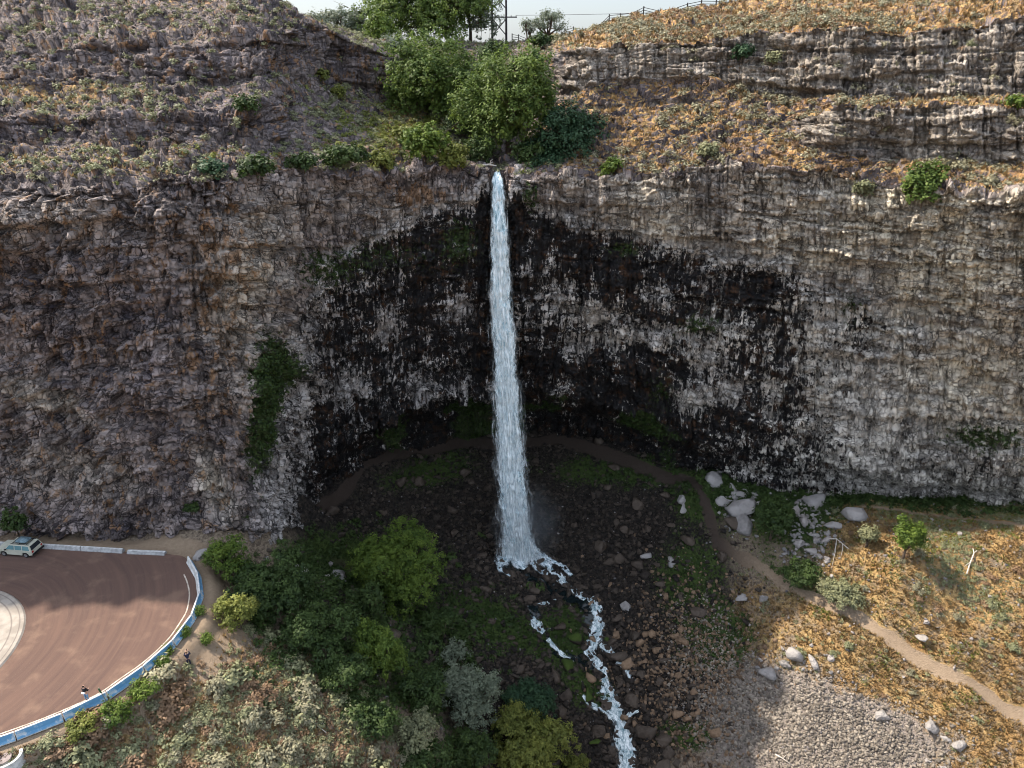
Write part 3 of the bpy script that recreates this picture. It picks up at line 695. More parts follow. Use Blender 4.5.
c = n.mix(n.ramp(f, .35, .65), (.24, .21, .18), (.34, .30, .26)); c = n.mix(n.math('MULTIPLY', n.math('MAXIMUM', tr, tr2), .7), c, (.12, .10, .09)); n.col(c)
tag(bm_obj('traffic_island', bm, n.m), 'pale round concrete island inside the hairpin bend', None, None, 'structure')

MBLUE = NT('blue_barrier_paint', .7)
f = MBLUE.noise(1.6, 6, .7); g = MBLUE.noise(.5, 3)
c = MBLUE.mix(MBLUE.ramp(g, .4, .6), (.10, .25, .42), (.15, .33, .50))
c = MBLUE.mix(MBLUE.ramp(MBLUE.noise(.3, 2), .52, .6), c, (.04, .28, .32))
c = MBLUE.mix(MBLUE.ramp(f, .48, .68), c, (.42, .48, .52)); MBLUE.col(c); MBLUE = MBLUE.m
MWHITE = mat_plain('barrier_concrete', (.50, .50, .49), .8, .25, 3.0)
MCONC = mat_plain('old_concrete', (.30, .30, .30), .85, .25, 3.0)
def barrier(p, q, label, group, blue=True, h=.80, side=1):
    p, q = np.array(p), np.array(q); d = q - p; L_ = np.linalg.norm(d); m = (p + q) / 2
    rz = math.atan2(d[1], d[0])
    t = empty('concrete_barrier', (m[0], m[1], 0.002), label, 'barrier', group, rz)
    prof = [(-.30, 0), (-.30, .08), (-.17, .32), (-.075, h), (.075, h), (.17, .32), (.30, .08), (.30, 0)]
    bm = bmesh.new(); x = L_ / 2 - .04
    A_ = [bm.verts.new((-x, a, b)) for a, b in prof]; B_ = [bm.verts.new((x, a, b)) for a, b in prof]
    for i in range(8): bm.faces.new((A_[i], A_[(i+1) % 8], B_[(i+1) % 8], B_[i]))
    bm.faces.new(A_[::-1]); bm.faces.new(B_)
    bmesh.ops.recalc_face_normals(bm, faces=bm.faces)
    bm_obj('body', bm, MWHITE if blue else MCONC, t)
    if blue:
        bm = bmesh.new(); pr = [(.305, .10), (.175, .325), (.084, h - .03)]
        A_ = [bm.verts.new((-x + .03, side * a, b)) for a, b in pr] ; B_ = [bm.verts.new((x - .03, side * a, b)) for a, b in pr]
        A2 = [bm.verts.new((-x + .03, side * (a + .012), b)) for a, b in pr]; B2 = [bm.verts.new((x - .03, side * (a + .012), b)) for a, b in pr]
        for i in (0, 1):
            bm.faces.new((A2[i], A2[i+1], B2[i+1], B2[i])); bm.faces.new((A_[i], B_[i], B_[i+1], A_[i+1]))
        bm.faces.new((A_[0], A2[0], B2[0], B_[0])); bm.faces.new((A_[2], B_[2], B2[2], A2[2]))
        bm.faces.new((A_[0], A_[1], A_[2], A2[2], A2[1], A2[0])); bm.faces.new((B_[0], B2[0], B2[1], B2[2], B_[2], B_[1]))
        bmesh.ops.recalc_face_normals(bm, faces=bm.faces)
        bm_obj('painted_face', bm, MBLUE, t)
    else:
        bm = bmesh.new(); bbox(bm, -x, x, -.09, .09, h + .001, h + .03); bm_obj('cap', bm, MWHITE, t)
    return t
# outer barrier: cut the edge curve into 3.4 m pieces
arcE = np.concatenate([[0], np.cumsum(np.linalg.norm(np.diff(EDGES, axis=0), axis=1))])
i0 = int(np.argmin(np.abs(EDGES[:, 0] - at_z(192, 560, 0)[0]) + np.abs(EDGES[:, 1] - at_z(192, 562, 0)[1])))
s0 = arcE[i0]; k = 0
while s0 + 3.4 < arcE[-1] and k < 26:
    a_ = [np.interp(s0, arcE, EDGES[:, j]) for j in (0, 1)]; b_ = [np.interp(s0 + 3.4, arcE, EDGES[:, j]) for j in (0, 1)]
    mx = project(np.array([[a_[0], a_[1], 0.4]]))
    lab = 'blue painted barrier segment in the chain round the hairpin bend'
    if k == 0: lab = 'first pale worn barrier segment at the upper end of the blue chain'
    barrier(a_, b_, lab, 'blue barriers round the bend' if k else None, True)
    s0 += 3.4; k += 1
bp = [at_z(x, y, 0)[:2] for x, y in [(-60,543.5),(-12,544.5),(33,546.5),(82,549.5),(124,552)]]
bp2 = [at_z(x, y, 0)[:2] for x, y in [(128,552.5),(166,554)]]
for i in range(len(bp) - 1):
    barrier(bp[i], bp[i+1], 'low grey white capped barrier at the cliff foot behind the car', 'low barriers along the cliff foot', False, .42)
barrier(bp2[0], bp2[1], 'last low grey barrier along the cliff foot, near the pale boulders', None, False, .3)

# ---- estate car
MCAR = mat_plain('cream_car_paint', (.42, .42, .35), .35, .06, 1.0); MGLASS = mat_plain('car_glass', (.025, .03, .035), .12, .1, 1.0)
MSIDE = mat_plain('clear_side_glass', (.10, .20, .22), .15, .1, 1.0)
MTYRE = mat_plain('tyre_rubber', (.02, .02, .02), .8); MRIM = mat_plain('wheel_metal', (.35, .35, .36), .4, .1, 1, .7)
MBLK = mat_plain('black_plastic', (.018, .018, .02), .5); MRED = mat_plain('red_lens', (.35, .02, .02), .3); MLUG = mat_plain('blue_grey_luggage', (.13, .19, .22), .8, .3, 3)
MCHR = mat_plain('headlight_lens', (.6, .6, .6), .2, .1)
def prism(bm, prof, y0, y1, inset_top=None):
    A_ = [bm.verts.new((x, y0 + (inset_top(z) if inset_top else 0), z)) for x, z in prof]
    B_ = [bm.verts.new((x, y1 - (inset_top(z) if inset_top else 0), z)) for x, z in prof]
    n = len(prof)
    for i in range(n): bm.faces.new((A_[i], A_[(i+1) % n], B_[(i+1) % n], B_[i]))
    bm.faces.new(A_[::-1]); bm.faces.new(B_); bmesh.ops.recalc_face_normals(bm, faces=bm.faces)
def wheel_bm(r, w, seg=20):
    bm = bmesh.new(); bmesh.ops.create_cone(bm, cap_ends=True, segments=seg, radius1=r, radius2=r, depth=w)
    bmesh.ops.rotate(bm, verts=bm.verts, matrix=Matrix.Rotation(math.pi/2, 3, 'X'))
    es = [e for e in bm.edges if len(e.link_faces) == 2 and any(len(f.verts) > 4 for f in e.link_faces)]
    bmesh.ops.bevel(bm, geom=es, offset=.03, segments=2, affect='EDGES'); return bm
ca, cb_ = at_z(2, 556.5, 0), at_z(26, 558.5, 0)
ang = math.atan2(ca[1] - cb_[1], ca[0] - cb_[0])
cm = (ca + cb_) / 2
car = empty('parked_car', (cm[0] + .2, cm[1] + .95, .004), 'cream estate car with loaded roof rack parked below the cliff', 'car', None, ang)
tum = lambda z: .0 if z < .95 else (z - .95) * .28
bm = bmesh.new()
prism(bm, [(-2.22,.42),(-2.25,.62),(-2.22,.95),(2.05,.92),(2.22,.82),(2.28,.60),(2.25,.38),(1.75,.30),(1.72,.55),(1.50,.70),(1.15,.70),(.93,.55),(.90,.30),(-.95,.30),(-.98,.55),(-1.2,.70),(-1.55,.70),(-1.77,.55),(-1.80,.34)], -.86, .86)
bmesh.ops.triangulate(bm, faces=[f for f in bm.faces if len(f.verts) > 4])
bm_obj('body', bm, MCAR, car)
bm = bmesh.new(); prism(bm, [(-2.20,.952),(-2.02,1.52),(-1.9,1.58),(.35,1.60),(.50,1.56),(1.12,.955)], -.84, .84, tum)
cabin = bm_obj('cabin', bm, MCAR, car)
def quad_slab(name, P, mat, par):
    P = [Vector(p) for p in P]; nrm = (P[1] - P[0]).cross(P[2] - P[0]).normalized() * .012
    bm = bmesh.new(); a_ = [bm.verts.new(p) for p in P]; b_ = [bm.verts.new(p + nrm) for p in P]; n = len(P)
    bm.faces.new(b_); bm.faces.new(a_[::-1])
    for i in range(n): bm.faces.new((a_[i], a_[(i+1) % n], b_[(i+1) % n], b_[i]))
    bmesh.ops.recalc_face_normals(bm, faces=bm.faces); return bm_obj(name, bm, mat, par)
for sgn in (-1, 1):
    yy = lambda z: sgn * (.846 - tum(z))
    for x0, x1, x2, x3 in ((-2.0,-1.15,-1.15,-1.86), (-1.05,-.22,-.22,-1.05), (-.12,.93,.45,-.12)):
        P = [(x0, yy(1.0), 1.0), (x1, yy(1.0), 1.0), (x2, yy(1.48), 1.48), (x3, yy(1.48), 1.48)]
        quad_slab('side_window', P if sgn < 0 else P[::-1], MSIDE, cabin)
    for wx in (1.32, -1.38):
        w_ = bm_obj('wheel', wheel_bm(.34, .22), MTYRE, car, (wx, sgn * .76, .34))
        bm = wheel_bm(.2, .02); bm_obj('rim', bm, MRIM, w_, (0, sgn * .115, 0))
    bm = bmesh.new(); bbox(bm, -2.27, -2.2, sgn*.66 - .1, sgn*.66 + .1, .68, .92, .01); bm_obj('tail_light', bm, MRED, car)
    bm = bmesh.new(); bbox(bm, 2.16, 2.27, sgn*.62 - .15, sgn*.62 + .15, .62, .76, .01); bm_obj('headlight', bm, MCHR, car)
    bm = bmesh.new(); bbox(bm, .82, .98, sgn*.95 - .09, sgn*.95 + .09, .95, 1.07, .02); bm_obj('wing_mirror', bm, MBLK, car)
    bm = bmesh.new(); bbox(bm, -1.9, .3, sgn*.60 - .02, sgn*.60 + .02, 1.615, 1.66); bm_obj('roof_rail', bm, MBLK, car)
quad_slab('rear_window', [(-2.195, .72, 1.0), (-2.195, -.72, 1.0), (-2.06, -.62, 1.46), (-2.06, .62, 1.46)], MGLASS, cabin)
quad_slab('windscreen', [(1.09, -.74, 1.0), (1.09, .74, 1.0), (.56, .60, 1.51), (.56, -.60, 1.51)], MGLASS, cabin)
bm = bmesh.new(); bbox(bm, -2.36, -2.23, -.84, .84, .36, .58, .03); bm_obj('rear_bumper', bm, MBLK, car)
bm = bmesh.new(); bbox(bm, 2.24, 2.36, -.84, .84, .34, .56, .03); bm_obj('front_bumper', bm, MBLK, car)
bm = bmesh.new()
for x in (-1.7, -.8, .1): bbox(bm, x - .03, x + .03, -.62, .62, 1.663, 1.70)
[bbox(bm, -1.75, .15, y - .02, y + .02, 1.668, 1.695) for y in (-.45, .45)]
bm_obj('roof_rack', bm, MBLK, car)
lg = link('luggage', None, None, None) if False else None
bm = bmesh.new(); bbox(bm, -1.55, -.2, -.5, .5, 0, .26, .08)
o = bm_obj('roof_bag', bm, MLUG, None, None, True); o.matrix_world = Matrix.Translation(car.location) @ Matrix.Rotation(ang, 4, 'Z') @ Matrix.Translation((0, 0, 1.703))
tag(o, 'blue grey roof bag strapped on the rack of the cream car', 'bag')

# drain with round lid below the barrier, sign post
p = on_ground(7, 763)
dr = empty('drain_chamber', p, 'curved pale concrete drain with a round grey lid outside the barrier', 'drain')
dr.rotation_euler = (0, 0, .5)
bm = bmesh.new(); prof = []
A0 = [math.pi * (.95 + 1.15 * i / 14) for i in range(15)]
ri, ro = .85, 1.05
low = [[bm.verts.new((r * 1.2 * math.cos(t), r * math.sin(t), z)) for t in A0] for r, z in ((ro, -.6), (ro, .45), (ri, .45), (ri, -.6))]
for a_, b_ in zip(low, low[1:] + low[:1]):
    for i in range(14): bm.faces.new((a_[i], a_[i+1], b_[i+1], b_[i]))
for i in (0, 14): bm.faces.new([l[i] for l in low])
bmesh.ops.recalc_face_normals(bm, faces=bm.faces); bm_obj('curved_wall', bm, MWHITE, dr)
bm = bmesh.new(); bmesh.ops.create_cone(bm, cap_ends=True, segments=28, radius1=.52, radius2=.50, depth=.7); bm_obj('chamber', bm, MCONC, dr, (-.1, .05, -.05))
bm = bmesh.new(); bmesh.ops.create_cone(bm, cap_ends=True, segments=28, radius1=.58, radius2=.56, depth=.07); bm_obj('round_lid', bm, mat_plain('lid_grey', (.22, .18, .17), .8), dr, (-.1, .05, .34))
p = on_ground(110, 708)
sg = empty('marker_post', p, 'thin leaning marker post with a small green plate beside the barrier', 'post')
sg.rotation_euler = (.05, -.10, 0)
v, q, t = tube_np([(0, 0, -.2), (0, 0, 1.2), (0, 0, 2.6)], .035, 8); mesh_obj('pole', v, [q, t], mat_plain('weathered_metal', (.16, .16, .13), .7), sg)
bm = bmesh.new(); bbox(bm, -.10, .10, -.052, -.037, 2.0, 2.55, .004); bm_obj('plate', bm, mat_plain('green_plate', (.05, .11, .05), .6), sg)

# ------------------------------------------------------------------ people
def skin_obj(name, chains, mat, parent, root=0, sub=1):
    bm = bmesh.new(); rad = []; vid = {}
    for ch in chains:
        prev = None
        for (x, y, z, r) in ch:
            key = (round(x, 4), round(y, 4), round(z, 4))
            if key not in vid: vid[key] = bm.verts.new((x, y, z)); rad.append(r)
            v = vid[key]
            if prev is not None and prev is not v and not bm.edges.get((prev, v)): bm.edges.new((prev, v))
            prev = v
    me = bpy.data.meshes.new(name); bm.to_mesh(me); bm.free(); me.materials.append(mat)
    o = link(name, me, parent)
    m = o.modifiers.new('skin', 'SKIN'); m.use_smooth_shade = True
    for i, d in enumerate(me.skin_vertices[0].data if me.skin_vertices else []): d.radius = (rad[i], rad[i]); d.use_root = i == root
    if not me.skin_vertices:
        pass
    s_ = o.modifiers.new('sub', 'SUBSURF'); s_.levels = sub; s_.render_levels = sub
    return o
MSKIN = mat_plain('skin', (.42, .25, .18), .6, .05); 
def person(loc, rz, label, top, legs, hair, pose):
    t = empty('person', loc, label, 'person', None, rz)
    hl, hr = pose['hands']; el, er = pose['elbows']
    def fingers(h, d, sgn):
        h = Vector(h); d = Vector(d).normalized(); side = d.cross(Vector((0, 0, 1)))
        if side.length < .1: side = Vector((1, 0, 0))
        side.normalize(); out = []
        palm = h + d * .05
        out.append([(*h, .026), (*palm, .034)])
        for i, ln in enumerate((.062, .075, .07, .052)):
            b_ = palm + side * (i - 1.5) * .021; c_ = b_ + d * ln * .6; e_ = c_ + (d * .5 + Vector((0, 0, -.5))) * ln * .6
            out.append([(*palm, .034), (*b_, .011), (*c_, .0095), (*e_, .008)])
        b_ = h + side * -.03 * sgn + d * .02; out.append([(*h, .026), (*b_, .012), (*(b_ + d * .035 - side * .012 * sgn), .010)])
        return out
    lean = pose.get('lean', 0)
    hd = (0, -lean * 1.15, 1.58)
    body = [[(0,0,.94,.13),(0,-lean*.3,1.12,.125),(0,-lean*.7,1.32,.14),(0,-lean,1.44,.07),(0,-lean*1.05,1.49,.052),(*hd,.085),(0,-lean*1.2,1.68,.088),(0,-lean*1.2,1.74,.05)]]
    for sg_, e_, h_ in ((1, el, hl), (-1, er, hr)):
        d = Vector(h_) - Vector(e_)
        body.append([(0,-lean*.7,1.32,.14),(sg_*.17,-lean*.85,1.40,.06),(*e_,.042),(*h_,.026)])
        body += fingers(h_, d, sg_)
        body.append([(0,0,.94,.13),(sg_*.095,0,.86,.095),(sg_*.11,pose.get('knee',0),.48,.058),(sg_*.12,.03,.09,.042),(sg_*.125,-.13,.035,.035)])
    skin_obj('body', body, MSKIN, t)
    jack = [[(0,0,.90,.155),(0,-lean*.3,1.10,.15),(0,-lean*.7,1.32,.165),(0,-lean*.95,1.43,.085)]]
    for sg_, e_, h_ in ((1, el, hl), (-1, er, hr)):
        e_, h_ = Vector(e_), Vector(h_); c_ = e_.lerp(h_, .8)
        jack.append([(0,-lean*.7,1.32,.165),(sg_*.175,-lean*.85,1.40,.078),(*e_,.058),(*c_,.042)])
    skin_obj('jacket', jack, top, t)
    tr = [[(0,0,.97,.15),(0,0,.92,.15)]]
    for sg_ in (1, -1): tr.append([(0,0,.92,.15),(sg_*.1,0,.84,.11),(sg_*.112,pose.get('knee',0),.48,.075),(sg_*.12,.03,.12,.06)])
    skin_obj('trousers', tr, legs, t)
    for sg_ in (1, -1): skin_obj('shoe', [[(sg_*.12,.05,.05,.05),(sg_*.125,-.06,.045,.05),(sg_*.128,-.16,.035,.04)]], MBLK, t)
    skin_obj('hair', [[(0,-lean*1.2+.03,1.56,.07),(0,-lean*1.2+.03,1.66,.10),(0,-lean*1.2+.01,1.735,.085)]], hair, t)
    bm = bmesh.new(); bmesh.ops.create_icosphere(bm, subdivisions=2, radius=.018); bm_obj('nose', bm, MSKIN, t, (0, -lean*1.2 - .095, 1.62))
    for sg_ in (1, -1):
        bm = bmesh.new(); bmesh.ops.create_icosphere(bm, subdivisions=1, radius=.012); bm_obj('eye', bm, MBLK, t, (sg_*.032, -lean*1.2 - .082, 1.66))
        bm = bmesh.new(); bmesh.ops.create_icosphere(bm, subdivisions=1, radius=.022); bm_obj('ear', bm, MSKIN, t, (sg_*.088, -lean*1.2, 1.645))
    return t
MH = mat_plain('dark_hair', (.018, .013, .011), .8); MJ = mat_plain('navy_cloth', (.022, .025, .05), .9); MD = mat_plain('denim', (.10, .20, .34), .9); MB2 = mat_plain('black_cloth', (.015, .014, .018), .9)
p = at_z(82, 709, 0.0)
p1 = person((p[0] , p[1] + .9, .004), math.radians(170), 'person in black top and pale jeans standing behind the blue barrier', MB2, MD, MH,
    dict(hands=((.16,-.30,1.08),(-.10,-.32,1.10)), elbows=((.28,-.08,1.14),(-.28,-.08,1.14)), lean=.05))
bm = bmesh.new(); bbox(bm, -.17, .17, .12, .26, 1.02, 1.14, .03); bm_obj('waist_bag_strap', bm, mat_plain('white_cloth', (.6, .58, .6), .8), p1)
p = on_ground(190, 667)
p2 = person((p[0], p[1], p[2]), math.radians(200), 'person in navy clothes raising a phone on the sandy bank', MJ, MJ, mat_plain('brown_hair', (.12, .06, .03), .8),
    dict(hands=((.10,-.38,1.52),(-.10,-.38,1.52)), elbows=((.27,-.16,1.24),(-.27,-.16,1.24)), lean=.03))
bm = bmesh.new(); bbox(bm, -.04, .04, -.45, -.44, 1.50, 1.64, .003); o = bm_obj('phone', bm, MBLK); o.matrix_world = Matrix.Translation(p) @ Matrix.Rotation(math.radians(200), 4, 'Z')
tag(o, 'dark phone held up by the person on the sandy bank', 'phone')

# ------------------------------------------------------------------ fence, pylon, wires on the skyline
kr = int(np.argmin(np.abs(rk[0] - 12.0)))
def skyline(px):
    i = int(np.argmin(np.abs(xs - px))); return S2[i, kr]
MWOOD = mat_plain('dark_metal_fence', (.035, .032, .032), .8)
fpx = [513,520,527,534,541,548,556,564,573,582,591,601,612,624,636,649,663,677,691,706,721,737,754,772]
fen = empty('fence', skyline(600), 'dark post and rail fence running along the plateau skyline', 'fence')
base = Vector(skyline(600)); tops = []
for i, x in enumerate(fpx):
    q = Vector(skyline(x)) - base; q.z -= .1
    bm = bmesh.new(); bbox(bm, q.x - .09, q.x + .09, q.y - .06, q.y + .06, q.z - .3, q.z + 1.35, 0); bm_obj('post', bm, MWOOD, fen); tops.append(q)
for hgt in (.35, .75, 1.15):
    v, q, t = tube_np([np.array(a_) + [0, -.08, hgt] for a_ in tops], .05, 5); mesh_obj('rail', v, [q, t], MWOOD, fen)
MPOLE = mat_plain('weathered_pole', (.05, .045, .05), .85)
pb = Vector(skyline(499)); pb.y += 4; pb.z -= .3
pw = 12.5 * pb.y / F_PX
pyl = empty('power_pole', pb, 'dark twin leg power pole with crossed braces against the sky', 'power pole')
for xx in (-pw/2, pw/2):
    v, q, t = tube_np([(xx, 0, -1), (xx, 0, 7), (xx * .9, 0, 16)], [.24, .21, .17], 8); mesh_obj('pole', v, [q, t], MPOLE, pyl)
for a_, b_ in (((-pw/2, 2.2), (pw/2, 5.2)), ((pw/2, 2.2), (-pw/2, 5.2)), ((-pw/2, 7), (pw/2, 10)), ((pw/2, 7), (-pw/2, 10))):
    v, q, t = tube_np([(a_[0], -.12, a_[1]), (b_[0], -.12, b_[1])], .11, 6); mesh_obj('brace', v, [q, t], MPOLE, pyl)
for zz in (5.4, 11.5, 13.5):
    bm = bmesh.new(); bbox(bm, -pw/2 - .5, pw/2 + 2.2, -.1, .1, zz, zz + .22); ar = bm_obj('crossarm', bm, MPOLE, pyl)
    for xx in (pw/2 + 1.0, pw/2 + 2.0):
        v, q, t = tube_np([(xx, 0, zz + .22), (xx, 0, zz + .5)], [.09, .05], 6); mesh_obj('insulator', v, [q, t], MPOLE, ar)
for j, (zz, xx) in enumerate(((11.9, 2.0), (13.9, 1.0), (5.85, 2.0))):
    P0 = np.array([pb.x + pw/2 + xx, pb.y, pb.z + zz]); P1 = P0 + np.array([190, 26, 22 - j])
    ts = np.linspace(0, 1, 30)[:, None]; pts = P0 * (1 - ts) + P1 * ts; pts[:, 2] -= (4.5 * 4 * ts * (1 - ts))[:, 0]
    v, q, t = tube_np(pts, .035, 4)
    tag(mesh_obj('power_line', v, [q, t], MPOLE), 'thin sagging wire leading from the twin leg power pole', 'wire', 'wires from the power pole')
# ------------------------------------------------------------------ water
def mat_water(name, su, sv, lo, hi, edge=.8, c0=(.13, .30, .38), c1=(.78, .86, .88)):
    n = NT(name, .55); n.b.inputs['Specular IOR Level'].default_value = .3
    cb = n.n('ShaderNodeCombineXYZ'); n.l(n.math('MULTIPLY', n.attr('wu'), su), cb.inputs[0]); n.l(n.math('MULTIPLY', n.attr('wv'), sv), cb.inputs[1]); n.l(n.attr('wl'), cb.inputs[2])
    a = n.noise(1.0, 8, .66, cb.outputs[0], .5); b = n.noise(2.3, 6, .7, cb.outputs[0], .2)
    n.col(n.mix(n.ramp(n.math('ADD', n.math('MULTIPLY', a, .6), n.math('MULTIPLY', b, .5)), .42, .68), c0, c1))
    k = n.math('SUBTRACT', n.math('ADD', a, n.math('MULTIPLY', n.attr('core'), .5)), n.math('MULTIPLY', n.attr('edge'), edge))
    al = n.ramp(k, lo, hi)
    tr = n.n('ShaderNodeBsdfTransparent'); mx = n.n('ShaderNodeMixShader'); n.l(al, mx.inputs[0]); n.l(tr.outputs[0], mx.inputs[1]); n.l(n.b.outputs[0], mx.inputs[2]); n.l(mx.outputs[0], n.out.inputs[0])
    n.bump(b, .5, .1)
    return n.m
fy = np.array([166, 169, 172, 180, 200, 240, 280, 300, 330, 360, 400, 430, 450, 480, 500, 520, 540, 556, 564])
fx = np.array([494, 496, 497, 497.5, 498.5, 499.5, 500.5, 501, 503, 505, 507.5, 509, 510.5, 512, 513.5, 515.5, 518, 520, 521])
fw = np.array([3, 4, 5.5, 8, 10.5, 13, 14.5, 15.5, 16.5, 17, 18, 18.5, 19, 19.5, 20, 21, 24, 29, 34])
fY = np.array([97, 94.8, 93.2, 92.2, 91.6, 91.1, 90.8, 90.7, 90.5, 90.3, 90.1, 89.9, 89.8, 89.6, 89.5, 89.4, 89.2, 89.0, 88.9])
wf = empty('waterfall', at_y(520, 560, 88.9), 'tall narrow white waterfall plunging from the tree lined notch into the dark bowl', 'waterfall')
org = np.array(wf.location)
def fall_layer(seed, dy, wk, mat, name, amp=.22, y0=166, y1=564, bulge=.5):
    py = np.arange(y0, y1, .8); u = np.linspace(-1, 1, 34)
    cx, w_, Yf = np.interp(py, fy, fx), np.interp(py, fy, fw) * wk, np.interp(py, fy, fY)
    v = np.concatenate([[0], np.cumsum(np.linalg.norm(np.diff(at_y(cx, py, Yf), axis=0), axis=1))])
    wob = .10 * w_ * vnoise(v * .35, v * 0, v * 0, seed)
    PXg = cx[:, None] + (u[None] * (w_ + wob)[:, None]); P = at_y(PXg, py[:, None] + 0 * PXg, Yf[:, None] + 0 * PXg)
    U = u[None] + 0 * PXg; Vv = v[:, None] + 0 * PXg; hw = (w_ / F_PX * 95)[:, None] * U
    P[..., 1] += -bulge * np.sqrt(np.clip(1 - U ** 2, 0, 1)) * sstep(172, 200, py)[:, None] + dy
    nz = fbm(hw * 2.0, Vv * 1.1, Vv * 0 + seed, 4, seed); nz2 = fbm(hw * 1.2, Vv * .30, Vv * 0 + seed, 3, seed + 5)
    P[..., 1] -= amp * (nz + 1.2 * nz2) * sstep(170, 190, py)[:, None]; P[..., 0] += .1 * nz * sstep(180, 220, py)[:, None]
    m, k = PXg.shape; ii = np.arange(m * k).reshape(m, k)
    Fq = np.stack([ii[:-1, :-1], ii[:-1, 1:], ii[1:, 1:], ii[1:, :-1]], -1).reshape(-1, 4)
    return mesh_obj(name, P.reshape(-1, 3) - org, Fq, mat, wf, None, True, dict(wu=hw, wv=Vv, wl=Vv * 0 + seed * 3.1, edge=np.abs(U) ** 3, core=(1 - np.abs(U)) * .35 * (1 + 0 * Vv)))
MFALL = mat_water('falling_water', 3.2, .85, .30, .60, .80, (.19, .35, .42), (.88, .95, .97))
MVEIL = mat_water('thin_water_veil', 3.4, .34, .44, .90, .50, (.45, .55, .58), (.90, .94, .95))
fall_layer(1, .35, .92, MFALL, 'inner_stream', .15)
fall_layer(2, 0, 1.0, MFALL, 'main_stream', .30)
fall_layer(5, -.35, 1.12, MVEIL, 'front_veil', .3, 230)
fall_layer(9, .2, 1.45, MVEIL, 'spray_veil', .35, 380, 560, .9)
fall_layer(12, -.1, 1.28, MVEIL, 'edge_strands', .4, 190, 470, .3)
mi = ico(3)[0] if False else None
def ribbon(path, widths, lift=.2, seed=0, step=.18, pts=None):
    P = [on_ground(a, b) for a, b in path] if pts is None else pts
    P = np.array(P)[:, :2]; n0 = len(P); P = pchip(np.arange(n0), P, np.linspace(0, n0 - 1, 60)); widths = np.array(widths) * (1.25 if seed < 30 else 1)
    w = np.interp(np.linspace(0, n0 - 1, 60), np.arange(n0), widths)
    L_ = np.concatenate([[0], np.cumsum(np.linalg.norm(np.diff(P, axis=0), axis=1))]); q = np.arange(0, L_[-1], step)
    P = np.stack([np.interp(q, L_, P[:, 0]), np.interp(q, L_, P[:, 1])], 1); w = np.interp(q, L_, w) * (1 + .35 * vnoise(q * .9, q * 0, q * 0, seed))
    t = np.gradient(P, axis=0); t /= np.linalg.norm(t, axis=1)[:, None] + 1e-9; nn = np.stack([-t[:, 1], t[:, 0]], 1)
    u = np.linspace(-1, 1, 15); XY = P[:, None] + nn[:, None] * (u[None, :, None] * w[:, None, None] / 2)
    zc = hz(P[:, 0], P[:, 1])[:, None]
    z = .35 * hz(XY[..., 0], XY[..., 1]) + .65 * zc + lift + .22 * fbm(XY[..., 0] * 1.5, XY[..., 1] * 1.5, XY[..., 0] * 0, 3, seed + 3)
    V = np.concatenate([XY, z[..., None]], -1); m, k = z.shape; ii = np.arange(m * k).reshape(m, k)
    Fq = np.stack([ii[:-1, :-1], ii[1:, :-1], ii[1:, 1:], ii[:-1, 1:]], -1).reshape(-1, 4)
    return V.reshape(-1, 3), Fq, dict(wu=(u[None] * w[:, None] / 2), wv=q[:, None] + 0 * z, wl=0 * z + seed * 2.3, edge=np.abs(u[None]) ** 2 + 0 * z, core=(1 - np.abs(u[None])) * .4 + 0 * z)
def ribbons(name, L_, mat, parent=None, off=None):
    Vs, Fs, at, o_ = [], [], {}, 0
    for v, f, a in L_:
        Vs.append(v); Fs.append(f + o_); o_ += len(v)
        for k in a: at.setdefault(k, []).append(np.asarray(a[k]).ravel())
    V = np.concatenate(Vs)
    if off is not None: V = V - off
    return mesh_obj(name, V, np.concatenate(Fs), mat, parent, None, True, {k: np.concatenate(v) for k, v in at.items()})
MFOAM = mat_water('white_rapids', 2.4, 1.3, .32, .56, .46, (.12, .22, .25), (.84, .88, .88))
MSPL = mat_water('splashing_water', 2.6, 1.3, .28, .72, .42, (.22, .36, .42), (.88, .92, .94))
ribbons('splash', [ribbon([(516,538),(508,550),(503,563),(499,570)], [3,3.2,2.6,1.2], .5, 1), ribbon([(518,540),(518,555),(520,566),(525,572)], [3,3.6,3,1.2], .55, 2),
   ribbon([(521,540),(530,552),(540,562),(552,570)], [3,3,2.4,1.0], .5, 3), ribbon([(524,546),(536,553),(545,560),(560,566),(572,578)], [2,1.8,1.6,1.2,.8], .3, 4), ribbon([(514,552),(506,560),(500,570),(512,578)], [2.4,2.0,1.2,.8], .3, 5), ribbon([(530,560),(538,570),(548,576)], [1.2,1.4,.8], .25, 6)], MSPL, wf, org)
stream = ribbons('stream', [
   ribbon([(548,568),(562,580),(578,592),(586,600)], [1.2,1.6,1.8,1.6], .12, 11), ribbon([(592,598),(597,612),(598,625),(592,640),(588,650)], [1.6,2.0,2.2,2.8,2.6], .2, 12),
   ribbon([(600,645),(612,652),(624,664),(634,684)], [1.2,2.2,1.8,1.4], .2, 13), ribbon([(588,650),(600,668),(606,690),(612,705)], [1.4,1.6,2.4,2.8], .2, 14),
   ribbon([(604,690),(614,706),(622,722),(624,738),(628,756),(632,775)], [2.2,3.6,4.0,2.8,2.6,2.8], .25, 15), ribbon([(583,697),(592,706),(604,712),(614,718)], [.9,1.2,1.4,1.2], .2, 16),
   ribbon([(532,618),(538,628),(544,634)], [1.2,2.4,1.6], .2, 17), ribbon([(548,640),(556,650),(566,658),(578,662)], [1.2,.9,1.2,.8], .2, 18), ribbon([(618,722),(630,716),(640,712)], [1.0,.9,.4], .25, 19),
   ribbon([(538,606),(548,604),(556,600)], [.6,.7,.4], .2, 20), ribbon([(586,652),(592,662),(602,672)], [1.2,1.0,1.0], .25, 21)], MFOAM)
tag(stream, 'white cascading creek threading between dark boulders', None, None, 'structure')
